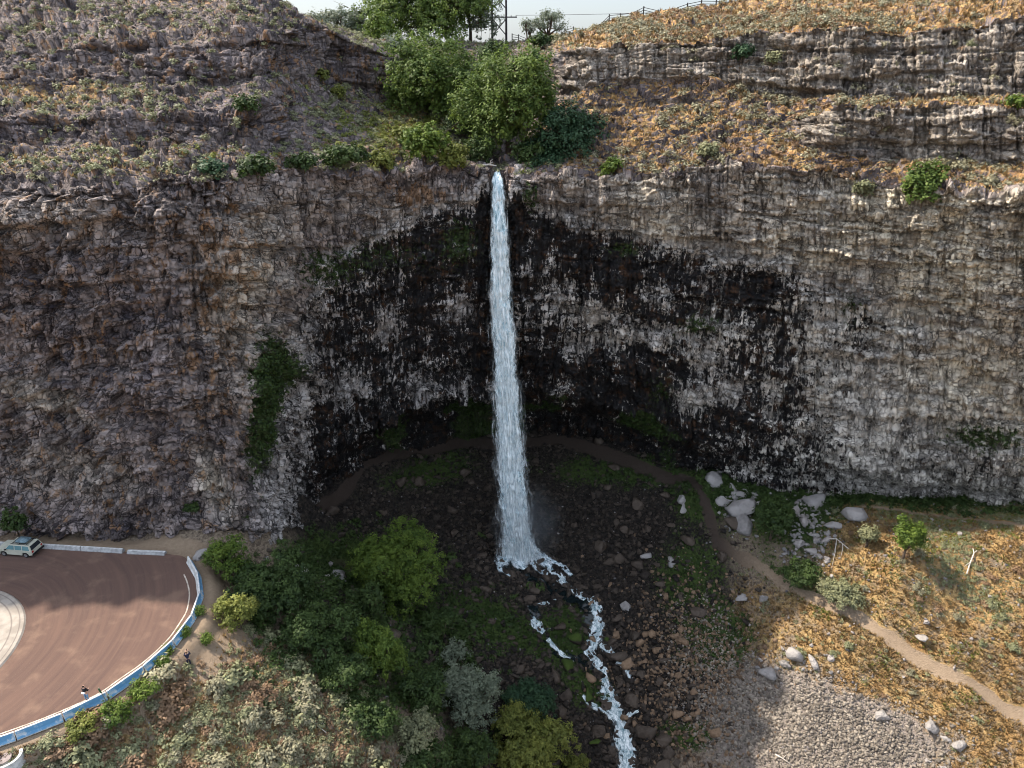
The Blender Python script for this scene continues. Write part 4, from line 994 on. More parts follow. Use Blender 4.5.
MDW = NT('dark_creek_water', .12); MDW.col((.008, .013, .014)); MDW.b.inputs['Specular IOR Level'].default_value = .5; MDW.bump(MDW.noise(2.5, 4), .4, .15); MDW = MDW.m
wet_ = ribbons('water', [ribbon([(505,566),(530,574),(560,590),(590,602),(597,625),(594,650),(606,680),(616,712),(624,740),(632,775)], [5,5,3.5,3.5,3.6,4.2,4.0,4.5,4.5,4.5], .02, 31), ribbon([(530,606),(540,630),(556,650),(590,662)], [2,2.6,2,1.6], .02, 32)], MDW)
tag(wet_, 'dark shallow creek water under the white rapids', None, None, 'structure')

# spray drifting at the foot of the fall
mv = bpy.data.materials.new('spray_mist'); mv.use_nodes = True; mt = mv.node_tree; mt.nodes.clear()
mo_, mp = mt.nodes.new('ShaderNodeOutputMaterial'), mt.nodes.new('ShaderNodeVolumePrincipled'); mt.links.new(mp.outputs[0], mo_.inputs['Volume'])
mp.inputs['Color'].default_value = (.85, .93, 1, 1); mp.inputs['Anisotropy'].default_value = .2
tn_, nn_, rr_ = mt.nodes.new('ShaderNodeTexCoord'), mt.nodes.new('ShaderNodeTexNoise'), mt.nodes.new('ShaderNodeMapRange')
le_ = mt.nodes.new('ShaderNodeVectorMath'); le_.operation = 'LENGTH'; mt.links.new(tn_.outputs['Object'], le_.inputs[0]); mt.links.new(tn_.outputs['Object'], nn_.inputs[0]); nn_.inputs['Scale'].default_value = 2.5
mt.links.new(le_.outputs['Value'], rr_.inputs[0]); rr_.inputs[1].default_value = 1.0; rr_.inputs[2].default_value = .1; rr_.inputs[3].default_value = 0; rr_.inputs[4].default_value = .11
mm_ = mt.nodes.new('ShaderNodeMath'); mm_.operation = 'MULTIPLY'; mt.links.new(rr_.outputs[0], mm_.inputs[0]); mt.links.new(nn_.outputs[0], mm_.inputs[1]); mt.links.new(mm_.outputs[0], mp.inputs['Density'])
bm = bmesh.new(); bmesh.ops.create_icosphere(bm, subdivisions=3, radius=1.0)
o = bm_obj('mist', bm, mv, None, None, True); o.location = at_y(527, 525, 89.5); o.scale = (6.5, 5.0, 9.0)
tag(o, 'thin spray mist around the foot of the waterfall', None, None, 'stuff')

# ------------------------------------------------------------------ rocks
def ico(sub):
    bm = bmesh.new(); bmesh.ops.create_icosphere(bm, subdivisions=sub, radius=1.0)
    V = np.array([v.co[:] for v in bm.verts]); Fq = np.array([[v.index for v in f.verts] for f in bm.faces]); bm.free(); return V, Fq
ICO = {k: ico(k) for k in (1, 2, 3)}
def rock_proto(sub, seed, cuts=9, ang=1.0):
    V, Fq = ICO[sub]; V = V.copy(); r = np.random.default_rng(seed)
    cuts += 5
    for i in range(cuts):
        d = r.normal(size=3); d /= np.linalg.norm(d); k = r.uniform(.30, .72)
        dist = V @ d; V -= (np.maximum(0, dist - k) * ang)[:, None] * d
    if sub > 1: V += .14 * fbm(V[:, 0] * 2.5 + seed, V[:, 1] * 2.5, V[:, 2] * 2.5, 3, seed)[:, None] * V
    V = V * np.array([1, r.uniform(.6, .95), r.uniform(.55, .85)]); return V / np.abs(V).max(), Fq
def tile(proto, pos, sc, yaw, tilt=None, seed=0):
    V, Fq = proto; n = len(pos); r = np.random.default_rng(seed)
    ca, sa = np.cos(yaw), np.sin(yaw); T = np.zeros((n, 3, 3)); T[:, 0, 0] = ca; T[:, 0, 1] = -sa; T[:, 1, 0] = sa; T[:, 1, 1] = ca; T[:, 2, 2] = 1
    if tilt is not None:
        b = r.uniform(-tilt, tilt, n); cb, sb = np.cos(b), np.sin(b); B = np.zeros((n, 3, 3)); B[:, 0, 0] = 1; B[:, 1, 1] = cb; B[:, 1, 2] = -sb; B[:, 2, 1] = sb; B[:, 2, 2] = cb; T = T @ B
    W = np.einsum('nij,vj->nvi', T, V) * np.asarray(sc)[:, None, None] + pos[:, None]
    return W.reshape(-1, 3), (Fq[None] + (np.arange(n) * len(V))[:, None, None]).reshape(-1, Fq.shape[1])
def tile_many(protos, pos, sc, seed=0, tilt=.6):
    r = np.random.default_rng(seed); k = r.integers(0, len(protos), len(pos)); yaw = r.uniform(0, 6.28, len(pos)); Vs, Fs, o_ = [], [], 0; order = []
    for i, p in enumerate(protos):
        m = k == i
        if not m.any(): continue
        v, f = tile(p, pos[m], sc[m], yaw[m], tilt, seed + i); Vs.append(v); Fs.append(f + o_); o_ += len(v); order.append(np.repeat(np.where(m)[0], len(p[0])))
    return np.concatenate(Vs), np.concatenate(Fs), np.concatenate(order)
RA = [rock_proto(1, 500 + i, 0) for i in range(1)]
def shard(seed):
    r = np.random.default_rng(seed); V, Fq = ICO[1]; V = V * r.uniform(.55, 1.0, (len(V), 1)) * np.array([1, r.uniform(.5, .9), r.uniform(.5, 1.0)]); return V, Fq
RA = [shard(i) for i in range(10)]
R1 = RA[:6] + [rock_proto(1, 100 + i, 7) for i in range(3)]; R2 = [rock_proto(2, 200 + i, 10) for i in range(8)]; R3 = [rock_proto(2, 300 + i, 16) for i in range(12)]
MRD = mat_rock('dark_wet_rock', (.012, .0095, .0085), (.092, .070, .054), .7)
MRB = mat_rock('brown_rock', (.05, .033, .022), (.27, .18, .115)); MRP = mat_rock('pale_basalt', (.09, .086, .088), (.34, .315, .30)); MRG = mat_rock('grey_talus', (.13, .12, .125), (.38, .34, .32))
MGV = mat_rock('gravel_stone', (.10, .085, .072), (.36, .31, .255))
MRM = NT('mossy_rock', .9); f = MRM.noise(1.6, 6, .65); gz_ = MRM.n('ShaderNodeNewGeometry').outputs['Normal']; sx_ = MRM.n('ShaderNodeSeparateXYZ'); MRM.l(gz_, sx_.inputs[0])
MRM.col(MRM.mix(MRM.ramp(MRM.math('ADD', sx_.outputs[2], f), .7, 1.1), (.03, .024, .018), MRM.mix(f, (.018, .035, .006), (.075, .11, .02)))); MRM.bump(f, .6, .1); MRM = MRM.m
def ground_sample(n, wfun, x0=-40, x1=80, y0=34, y1=112, seed=0):
    r = np.random.default_rng(seed); out = []
    got = 0
    while got < n:
        x, y = r.uniform(x0, x1, n * 3), r.uniform(y0, y1, n * 3); z = hz(x, y); P = np.stack([x, y, z], -1); a, b, d = project(P)
        i = np.clip(((x - GX[0]) / .25).astype(int), 0, len(GX) - 1); j = np.clip(((y - GY[0]) / .25).astype(int), 0, len(GY) - 1)
        w = wfun(a, b, i, j) * ((a > -25) & (a < 1050) & (b < 800) & (b > 380))
        k = r.uniform(0, 1, len(x)) < w; out.append(P[k]); got += int(k.sum())
        if got == 0 and len(out) > 40: break
    return np.concatenate(out)[:n]
allow = lambda i, j: (sd[i, j] > .8) * (pathm[i, j] < .35)
dz = lambda a, b, i, j: allow(i, j) * np.clip(darkm[i, j] * 1.1 - .2, 0, 1) * (1 - .8 * np.clip(mossm[i, j] * 1.3, 0, 1)) * (cd[i, j] > 1.0)
boulders = []
def boulder_obj(p, s_, mat, lab, grp, cat='rock', name='boulder', sink=.16, shape=None, seed=None):
    k = (len(boulders) if shape is None else shape) % len(R3); key = (k, mat.name)
    if key not in RM: RM[key] = mesh_data('rock', R3[k][0], R3[k][1], mat)
    o = link(name, RM[key]); r = random.Random(seed if seed is not None else len(boulders))
    o.location = (p[0], p[1], p[2] + s_ * sink); o.rotation_euler = (r.uniform(-.3, .3), r.uniform(-.3, .3), r.uniform(0, 6.3)); o.scale = (s_, s_ * r.uniform(.85, 1.1), s_ * r.uniform(.8, 1.15))
    tag(o, lab, cat, grp); boulders.append(o); return o
RM = {}
PXM = lambda px, p: px * (project(np.array([p]))[2][0]) / F_PX
# the pale blocks that can be told apart: pixel centre, width in pixels, label
PALE = [(738,506,22,'cracked pale block in the middle of the rock row beside the path bend'),(744,520,19,'pale angular block at the lower end of the rock row by the path bend'),(736,494,17,'squat pale block near the top of the rock row by the path bend'),
 (724,501,13,'small rounded pale rock on the path side of the rock row'),(733,487,14,'grey block heading the rock row beside the path bend'),(716,478,16,'bluish grey slab lying beside the upper path'),(717,472,10,'small grey rock just above the bluish slab'),
 (773,478,24,'long cream boulder alone on the green bank under the tan wall'),(852,513,22,'large brownish boulder on the orange slope just under the level path'),(811,499,19,'tilted grey slab on top of the grassy mound'),
 (890,487,16,'blue grey boulder in the green strip under the wall'),(834,524,14,'grey rock between the tilted slab and the brownish boulder'),
 (683,508,11,'pale rock on the dark slope across the path from the rock row'),(682,498,9,'whitish stone on the dark slope above another pale rock'),(742,595,14,'pale block half sunk in the green slope below the path'),(762,598,10,'light tan rock next to the pale block on the green slope'),
 (812,659,13,'sharp grey boulder above the gravel field, next to a wider one'),(795,652,15,'wide pale boulder above the gravel field'),(783,662,13,'grey boulder leaning on the wide pale one over the gravel field'),(770,672,15,'dusty tan boulder at the upper corner of the gravel field'),
 (881,715,10,'dark grey block at the far edge of the gravel field'),(932,726,13,'pale split boulder on the dry grass below the long path'),(958,745,11,'whitish boulder near the lower corner of the dry slope'),(946,738,9,'greyish stone between two pale boulders on the dry slope'),
 (922,636,11,'grey boulder on the path edge halfway down the dry slope'),(626,605,11,'white flat block beside the creek on dark rubble'),(200,555,16,'chalky boulder at the road end of the cliff foot'),(213,552,13,'grey boulder touching the chalky one by the road end'),
 (300,566,14,'pale rock on the ledge above the green bushes'),(340,575,16,'weathered white block on the bare ledge between two green trees'),(648,554,12,'tan block on the dark slope right of the fall'),(672,562,10,'pale cluster stone on the dark slope')]
for a, b, w_, lab in PALE:
    p = on_ground(a, b + w_ * .25); boulder_obj(p, PXM(w_, p) * .72, MRP if w_ != 11 or a != 881 else MRG, lab, None)
# creek boulders
CB = [(575,637,15,0),(568,661,17,0),(590,676,12,0),(606,636,12,0),(612,655,12,0),(628,660,14,0),(620,680,13,0),(634,700,18,0),(648,728,22,0),(662,736,16,0),(600,655,10,0),(640,640,12,0),(652,632,10,0),(655,648,10,0),(560,625,12,0),(605,700,14,0),(588,694,14,0),(640,672,12,0),(596,738,15,0),(612,750,13,0),(645,758,16,0),(668,752,14,0),(690,738,13,0),(612,640,11,0),(660,680,11,0),(676,712,12,0),(694,690,11,0),(534,588,14,0),(560,602,10,0),(512,572,12,0),(500,560,10,0),(538,560,13,0),(528,566,9,0),(519,551,8,0),(506,547,8,0),(545,575,10,0)]
for q, (a, b, w_, _u) in enumerate(CB):
    p = on_ground(a, b + w_ * .3); mossy = (a, b) in ((575,637),(568,661),(588,694),(606,636),(596,738),(690,738))
    brown = (a, b) in ((652,632),(655,648),(640,640),(590,676),(628,660),(694,690),(676,712))
    boulder_obj(p, PXM(w_, p) * .6, MRM if mossy else (MRB if brown else MRD),
      'moss covered boulder beside the white cascade' if mossy else ('brown boulder on the bank of the white cascade' if brown else 'dark wet boulder in or beside the white cascade'),
      'mossy creek boulders' if mossy else ('brown creek boulders' if brown else 'dark creek boulders'))
r = np.random.default_rng(5)
for (n_, fn, s0, s1, mat, lab, grp) in (
   (130, dz, .55, 1.6, MRD, 'dark angular rock in the rubble of the shaded bowl', 'dark rubble rocks'),
   (40, lambda a, b, i, j: allow(i, j) * blob(a, b, 665, 660, 46, 60), .45, 1.1, MRB, 'brown rock in the rubble between creek and gravel field', 'brown rubble rocks'),
   (38, lambda a, b, i, j: allow(i, j) * np.maximum(blob(a, b, 808, 530, 15, 26), .8 * blob(a, b, 812, 552, 14, 12)) , .45, 1.0, MRG, 'blue grey block in the pile spilling down beside the path', 'grey block pile'),
   (32, lambda a, b, i, j: allow(i, j) * (drym[i, j] > .4) * (a > 740) * .4, .28, .6, MRG, 'small grey rock scattered on the dry grass slope', 'rocks on the dry slope'),
   (14, lambda a, b, i, j: allow(i, j) * blob(a, b, 320, 575, 45, 25), .25, .6, MRG, 'grey rock on the bare ledge by the green trees', 'ledge rocks')):
    for p in ground_sample(n_, fn, seed=len(boulders)):
        boulder_obj(p, s0 + (s1 - s0) * r.random() ** 2, mat, lab, grp)
def stuff_rocks(name, P, s_, mat, lab, protos=R1, sink=.15, seed=0):
    P = P + np.array([0, 0, 1.0]) * (s_ * sink)[:, None]
    V, Fq, _o = tile_many(protos, P, s_, seed, .8); o = mesh_obj(name, V, Fq, mat); tag(o, lab, None, None, 'stuff')
P = ground_sample(600, lambda a, b, i, j: (sd[i, j] > .8) * np.exp(-((cd[i, j] - 1.6) / .9) ** 2), seed=45); stuff_rocks('creek_stones', P, .22 + .5 * RNG.random(len(P)) ** 1.5, MRD, 'wet dark stones lining and breaking up the creek', R2)
P = ground_sample(1500, dz, seed=46); stuff_rocks('block_rubble', P, .3 + .55 * RNG.random(len(P)) ** 2, MRD, 'larger dark blocks in the shaded bowl', R2)
P = ground_sample(13000, dz, seed=41); stuff_rocks('rubble', P, .13 + .42 * RNG.random(len(P)) ** 2.2, MRD, 'dark broken rubble filling the shaded bowl', R1 + R2[:2])
P = ground_sample(420, lambda a, b, i, j: allow(i, j) * (blob(a, b, 738, 508, 18, 26) + blob(a, b, 808, 532, 20, 32) + .5 * blob(a, b, 790, 658, 34, 12)), seed=47); stuff_rocks('broken_rock', P, .14 + .45 * RNG.random(len(P)) ** 2, MRP, 'pale broken rock between the larger grey blocks', R2 + RA[:3])
P = ground_sample(16000, lambda a, b, i, j: allow(i, j) * np.clip(gravm[i, j] - .25, 0, 1), seed=42); stuff_rocks('gravel', P, .07 + .30 * RNG.random(len(P)) ** 3.2, MGV, 'pinkish grey gravel and cobbles spread below the dry slope')
P = ground_sample(2600, lambda a, b, i, j: allow(i, j) * blob(a, b, 690, 680, 55, 70), seed=43); stuff_rocks('brown_rubble', P, .14 + .35 * RNG.random(len(P)) ** 2, MRB, 'brown rubble between the creek and the gravel')
P = ground_sample(2600, lambda a, b, i, j: allow(i, j) * (.15 + .5 * (drym[i, j] > .3) * (a > 700) + .3 * blob(a, b, 800, 545, 40, 30) + .4 * blob(a, b, 860, 610, 90, 20, 30)), seed=44); stuff_rocks('loose_stone', P, .07 + .24 * RNG.random(len(P)) ** 3, MRG, 'loose grey stones strewn over grass and soil')

# cliff surface sampling
carea = np.linalg.norm(np.cross(np.gradient(S2, axis=0), np.gradient(S2, axis=1)), axis=2)
inframe = (PX2 > -15) & (PX2 < 1040) & (PY2 > -12) & (PY2 < 560)
def cliff_sample(n, w, seed=0):
    r = np.random.default_rng(seed); p = (w * carea * inframe).ravel(); p = p / p.sum(); k = r.choice(len(p), n, p=p)
    gxv, gyv = np.unravel_index(k, S2.shape[:2])
    gxv = np.clip(gxv, 0, S2.shape[0] - 2); gyv = np.clip(gyv, 0, S2.shape[1] - 2)
    a, b = r.random((n, 1)), r.random((n, 1))
    return S2[gxv, gyv] * (1-a) * (1-b) + S2[gxv + 1, gyv] * a * (1-b) + S2[gxv, gyv + 1] * (1-a) * b + S2[gxv + 1, gyv + 1] * a * b, N2[gxv, gyv]
slopeok = upper * sstep(.35, .55, N2[..., 2]) * (1 - far) * (1 - .85 * bandw)
P, Nq = cliff_sample(5500, slopeok * (leftm * 1.0 + .25 + .4 * (1 - rightm)) + .02 * upper, 51)
V, Fq, _o = tile_many(RA, P, .10 + .5 * RNG.random(len(P)) ** 3.0, 5, .8)
tag(mesh_obj('talus', V, Fq, mat_rock('talus_rock', (.055, .046, .048), (.21, .18, .17))), 'broken grey basalt talus covering the slopes above the rim', None, None, 'stuff')

# ------------------------------------------------------------------ foliage
def leaf_quads(cent, nrm, size, rng, aspect=1.6):
    n = len(cent); a = rng.normal(size=(n, 3)); a -= (a * nrm).sum(1)[:, None] * nrm; a /= np.linalg.norm(a, axis=1)[:, None] + 1e-9; b = np.cross(nrm, a)
    s_ = (size * rng.uniform(.6, 1.3, n))[:, None]
    V = np.stack([cent - a * s_ * aspect / 2, cent + b * s_ * .45 , cent + a * s_ * aspect / 2, cent - b * s_ * .45], 1)
    return V.reshape(-1, 3), np.arange(n * 4).reshape(n, 4)
def clumps(cc, out, per, spread, size, rng, tone, up=.5, flat=1.0):
    n = len(cc); c = np.repeat(cc, per, 0); o = np.repeat(out, per, 0)
    d = rng.normal(size=(n * per, 3)); d /= np.linalg.norm(d, axis=1)[:, None]; rr = rng.random((n * per, 1)) ** .6
    d[:, 2] *= flat
    pos = c + d * rr * np.repeat(spread, per)[:, None]
    nn = d * .5 + o * .6 + rng.normal(size=(n * per, 3)) * .45 + np.array([0, 0, up]); nn /= np.linalg.norm(nn, axis=1)[:, None]
    V, Fq = leaf_quads(pos, nn, size, rng)
    t = np.clip(np.repeat(tone, per) + rng.normal(0, .12, n * per), 0, 1)
    return V, Fq, np.repeat(t, 4)
MBARK = mat_plain('bark', (.085, .062, .045), .95, .35, 4, 0, .4)
LV = {
 'willow': mat_leaf('willow_leaf', (.028, .058, .014), (.18, .245, .05), .35), 'bright': mat_leaf('bright_leaf', (.030, .065, .012), (.17, .23, .035), .3), 'dark': mat_leaf('dark_leaf', (.015, .032, .010), (.075, .115, .028), .25),
 'teal': mat_leaf('blue_green_leaf', (.016, .042, .022), (.06, .115, .05), .25), 'grey': mat_leaf('grey_green_leaf', (.075, .095, .065), (.22, .25, .17), .25), 'yellow': mat_leaf('yellow_green_leaf', (.07, .09, .02), (.26, .27, .06), .3),
 'sage': mat_leaf('sage_leaf', (.09, .08, .05), (.37, .345, .22), .2), 'sageg': mat_leaf('green_sage_leaf', (.07, .08, .045), (.32, .32, .17), .2), 'straw': mat_leaf('dry_straw', (.13, .080, .036), (.35, .235, .105), .2),
 'moss': mat_leaf('ground_moss', (.010, .022, .006), (.06, .10, .022), .15), 'rusty': mat_leaf('rusty_brush', (.12, .075, .045), (.30, .19, .11), .15)}
def tree(name, base, lobes, leaf, label, cat='tree', group=None, size=.32, dens=1.0, seed=0, trunk=.22, lean=(0, 0), spread=.75, open_=.0):
    rng = np.random.default_rng(seed + 1000); base = np.array(base, float)
    t = empty(name, base, label, cat, group); parts = []
    lob = np.array(lobes, float); hmax = (lob[:, 2] + lob[:, 5]).max()
    fork = np.array([lean[0] * .4, lean[1] * .4, max(.5, hmax * .28)])
    parts.append(tube_np([(0, 0, -.5), (fork[0] * .4, fork[1] * .4, fork[2] * .5), tuple(fork)], [trunk * 1.35, trunk * 1.05, trunk * .85], 8))
    cc, oo = [], []
    for (x, y, z, rx, ry, rz) in lob:
        c = np.array([x, y, z]); mid = fork * .5 + c * .5 + rng.normal(0, .25, 3)
        parts.append(tube_np([fork * .85, mid, c, c + np.array([0, 0, rz * .5])], [trunk * .6, trunk * .42, trunk * .25, .03], 6))
        area = 4 * math.pi * ((rx * ry) ** 1.6 / 3 + (rx * rz) ** 1.6 / 3 + (ry * rz) ** 1.6 / 3) ** (1 / 1.6)
        n_ = max(6, int(area * .85 * dens)); d = rng.normal(size=(n_, 3)); d /= np.linalg.norm(d, axis=1)[:, None]; d[:, 2] = np.where(d[:, 2] < -.55, -d[:, 2], d[:, 2])
        k = rng.uniform(.60 - .2 * open_, 1.06, (n_, 1)); lump = 1 + .42 * fbm(d[:, 0] * 2.6 + seed, d[:, 1] * 2.6, d[:, 2] * 2.6 + x, 2, seed)[:, None]
        cc.append(c + d * k * lump * np.array([rx, ry, rz])); oo.append(d)
        for q in range(min(7, max(2, int(rx * 1.5)))):
            e_ = c + rng.normal(size=3) * np.array([rx, ry, rz]) * .5; parts.append(tube_np([c * .6 + fork * .4, (c + e_) / 2 + rng.normal(0, .15, 3), e_], [trunk * .22, trunk * .14, .02], 4))
    cc, oo = np.concatenate(cc), np.concatenate(oo)
    keepm = rng.random(len(cc)) > open_ * (.5 + .9 * (fbm(cc[:, 0] * .6, cc[:, 1] * .6, cc[:, 2] * .6, 2, seed + 7) > 0)); cc, oo = cc[keepm], oo[keepm]
    tone = np.clip(.45 + .5 * fbm(cc[:, 0] * .8, cc[:, 1] * .8, cc[:, 2] * .8, 2, seed + 3) + .15 * rng.normal(size=len(cc)), 0, 1)
    per = int(15 * (.32 / size) ** .9)
    V, Fq, tn = clumps(cc, oo, per, spread * rng.uniform(.6, 1.25, len(cc)), size, rng, tone)
    v, fs = join_np(parts); mesh_obj('trunk', v, fs, MBARK, t)
    mesh_obj('crown', V, Fq, LV[leaf], t, attrs=dict(tone=tn)); return t
def pix_tree(px, py_base, Y, wpx, hpx, leaf, label, n=5, seed=0, dens=1.0, size=.32, flat=1.0, base=None, cat='tree', name='tree', open_=0., depth=.9, group=None, trunk=.22, spread=.75):
    """a tree whose foot stands at (px, py_base); crown about wpx x hpx pixels at that distance"""
    b = at_y(px, py_base, Y) if base is None else np.array(base, float); dep = project(b[None])[2][0]; m = dep / F_PX; W, Hh = wpx * m / 2, hpx * m
    rng = np.random.default_rng(seed + 77); L_ = [(0, 0, Hh * .56, W * .62, W * .62 * depth, Hh * .40)]
    for i in range(n):
        a_ = 6.283 * i / n + rng.uniform(-.4, .4); q = rng.uniform(.42, .62); zz = rng.uniform(.32, .74)
        L_.append((math.cos(a_) * W * q, math.sin(a_) * W * q * depth, Hh * zz, W * rng.uniform(.34, .5), W * rng.uniform(.34, .5) * depth, Hh * rng.uniform(.2, .28)))
    return tree(name, b, L_, leaf, label, cat, group, size, dens, seed, trunk, (0, 0), spread, open_)
def cl(px, py, dz=0.0):
    p, nn = on_cliff(px, py); return np.array(p) + np.array([0, 0, dz])
def colz(px, Y):                                 # height of the upland at a given forward distance
    i = int(np.argmin(np.abs(xs - px))); c = S2[i, kr0:, :]; return float(np.interp(Y, c[:, 1], c[:, 2])), S2[i]
kr0 = int(np.argmin(np.abs(rk[0] - 6.05)))
def up_tree(px, py_c, Y, wpx, hpx, leaf, label, **k):
    """foot on the upland at forward distance Y, crown centred at pixel (px, py_c)"""
    z, _ = colz(px, Y); p = at_y(px, 100, Y); x = (px - 512) / F_PX * (Y / (CP - (py_c - 384) / F_PX * SP))
    b = np.array([x, Y, z - .2]); dep = project(b[None])[2][0]; c = at_y(px, py_c, Y)[2]
    Hh = max(1.0, (c - z) + hpx * dep / F_PX / 2); k.setdefault('seed', int(px * 7 + py_c))
    W = wpx * dep / F_PX / 2; rng = np.random.default_rng(k['seed']); cz = c - z; rz = hpx * dep / F_PX / 2
    dp = k.pop('depth', .8); n = k.pop('n', 6)
    L_ = [(0, 0, cz, W * .66, W * .66 * dp, rz * .84)]
    for i in range(n):
        a_ = 6.283 * i / n + rng.uniform(-.3, .3); q = rng.uniform(.45, .64)
        L_.append((math.cos(a_) * W * q, math.sin(a_) * W * q * dp, cz + rng.uniform(-.55, .45) * rz, W * rng.uniform(.36, .52), W * rng.uniform(.36, .5) * dp, rz * rng.uniform(.42, .6)))
    return tree(k.pop('name', 'tree'), b, L_, leaf, label, k.pop('cat', 'tree'), k.pop('group', None), k.pop('size', .32) * .8, k.pop('dens', 1.0) * 1.15, k['seed'], k.pop('trunk', .3), (0, 0), k.pop('spread', .75), k.pop('open_', 0.))
# trees round the notch and along the skyline
up_tree(436, 82, 112, 122, 104, 'willow', 'big rounded olive green tree left of and behind the tree over the fall', size=.34, n=8, dens=1.15)
up_tree(508, 112, 100, 112, 116, 'willow', 'tallest bright green tree standing right above the waterfall lip', size=.32, n=8, dens=1.2, seed=31)
up_tree(564, 136, 98.5, 92, 74, 'teal', 'dark blue green tree leaning out right of the waterfall lip', n=6, dens=1.2)
up_tree(424, 14, 152, 140, 84, 'willow', 'broad airy skyline tree in front of the twin leg power pole', size=.40, n=9, open_=.25, dens=.9)
up_tree(470, 10, 156, 70, 80, 'grey', 'sparse grey green skyline tree with bare limbs next to the power pole', size=.36, n=6, open_=.55, dens=.8)
up_tree(346, 26, 150, 84, 36, 'grey', 'pale grey green tree on the skyline behind the short cliff', size=.36, n=6, open_=.3)
up_tree(318, 20, 128, 26, 24, 'grey', 'small grey skyline shrub tree at the top of the left hill', size=.28, n=4, open_=.35)
up_tree(380, 30, 135, 44, 44, 'bright', 'bright green tree on the skyline between grey ones', size=.34, n=5)
up_tree(392, 48, 124, 44, 30, 'grey', 'silvery bush behind the end of the short cliff', size=.28, n=5)
up_tree(548, 22, 132, 46, 26, 'grey', 'pale lone tree on the skyline beside the fence', size=.26, n=5, open_=.3)
up_tree(528, 26, 133, 16, 14, 'grey', 'tiny pale shrub tree at the fence start', size=.26, n=3, open_=.3)
up_tree(492, 52, 126, 40, 26, 'dark', 'dark low tree behind the tree over the fall', n=4)
for a, b, w_, h_, lf, lab in [(541,43,26,14,'dark','rounded dark green bush on top of the small outcrop below the skyline'),(427,147,54,36,'bright','wide green bush filling the slope left of the waterfall lip'),(452,160,34,26,'yellow','yellow green bush hanging over the rim beside the lip'),
   (405,136,26,18,'yellow','yellowish bush on the slope above the wide green bush'),(345,158,52,22,'dark','low dark green thicket on the rim in the middle of the row'),(258,168,40,20,'dark','low dark green thicket at the left end of the rim row'),(215,168,30,14,'teal','thin blue green thicket on the rim above the rocky buttress'),(305,162,34,16,'dark','small dark thicket between two larger ones on the rim'),
   (382,160,28,18,'yellow','olive bush on the rim between thicket and wide bush'),(248,106,26,16,'dark','dark green bush high on the left rocky hill'),(322,74,16,12,'yellow','small yellow green bush at the foot of the short cliff'),(338,92,16,12,'yellow','small olive bush lower down the short cliff foot'),
   (611,168,24,17,'bright','bright little bush perched on the rim right of the trees'),(918,190,46,44,'willow','dense green bush spilling over the rim of the tan wall'),(858,188,22,14,'sageg','grey green bush on the rim left of the dense bush'),(740,52,22,12,'teal','dull green bush on the dark band under the skyline'),
   (1014,102,22,12,'bright','light green bush on the ledge at the end of the upper bands'),(706,150,22,12,'sageg','pale bush in the middle of the orange talus'),(770,60,16,10,'sageg','small grey bush beside the upper dark band')]:
    p, nn = on_cliff(a, b + h_ * .35)
    p = np.array(p); m = project(p[None])[2][0] / F_PX; W, Hh = w_ * m / 2, h_ * m; off = np.array([0, -.35, -.1]); rng = np.random.default_rng(a)
    lob = [(0, 0, Hh * .45, W * .6, W * .55, Hh * .5)] + [(math.cos(t_) * W * .55, math.sin(t_) * W * .4, Hh * rng.uniform(.2, .6), W * .42, W * .4, Hh * .36) for t_ in (0, 1.2, 2.4, 3.4, 4.6, 5.6)]
    tree('bush', p + off, lob, lf, lab, 'bush', None, .26, 1.6, int(a + b), .07, spread=.5)
for a, b, Y, w_, h_, lf, lab in ((478,150,96,44,40,'dark','dark bush at the water edge just left of the lip'),(528,158,94.5,34,30,'dark','dark bush at the water edge just right of the lip'),(548,160,95,50,30,'teal','blue green bush under the leaning dark tree'),(470,120,104,56,50,'dark','dark bush filling the gap between the two big trees over the lip')):
    up_tree(a, b, Y, w_, h_, lf, lab, cat='bush', name='bush', n=5, trunk=.1, dens=1.2, size=.28)
# trees and bushes of the ravine
def gt(a, b, w_, h_, lf, lab, cat='tree', name='tree', **k):
    p = on_ground(a, b + h_ * .38); m = project(p[None])[2][0] / F_PX; W, Hh = w_ * m / 2, h_ * m * .98; rng = np.random.default_rng(a * 3 + b); n = k.pop('n', 7)
    lob = [(0, 0, Hh * .48, W * .5, W * .46, Hh * .4)] + [(math.cos(6.283 * i / n) * W * rng.uniform(.45, .62), math.sin(6.283 * i / n) * W * rng.uniform(.4, .55), Hh * rng.uniform(.28, .72), W * rng.uniform(.3, .46), W * rng.uniform(.3, .42), Hh * rng.uniform(.2, .3)) for i in range(n)]
    return tree(name, p, lob, lf, lab, cat, None, k.pop('size', .18), k.pop('dens', 2.0), int(a + b * 3), k.pop('trunk', .16), spread=k.pop('spread', .5), open_=k.pop('open_', 0.))
gt(403, 568, 96, 92, 'bright', 'round bright green tree standing alone in the middle of the ravine side', n=9)
gt(276, 588, 92, 70, 'dark', 'large dark green tree at the lower edge of the road bank')
gt(232, 560, 50, 52, 'bright', 'leafy green tree by the chalky boulders at the barrier end')
gt(240, 612, 46, 44, 'yellow', 'yellow tipped bush next to the sandy bank', 'bush', 'bush')
gt(322, 628, 86, 66, 'dark', 'dense dark tree downhill of the large dark green one')
gt(385, 650, 56, 76, 'bright', 'smaller bright green tree downhill of the round one')
gt(300, 590, 60, 50, 'dark', 'dark bush wedged between the larger dark trees', 'bush', 'bush')
gt(366, 605, 46, 50, 'dark', 'dark bush under the round bright tree', 'bush', 'bush')
gt(472, 694, 74, 74, 'grey', 'tall grey green willow bush beside the creek slope', 'tree', 'tree', open_=.15)
gt(455, 655, 34, 26, 'grey', 'whitish spiky bush above the grey green willow', 'bush', 'bush', open_=.4)
gt(530, 698, 58, 44, 'teal', 'blue green bush at the creek edge behind the yellow one', 'bush', 'bush')
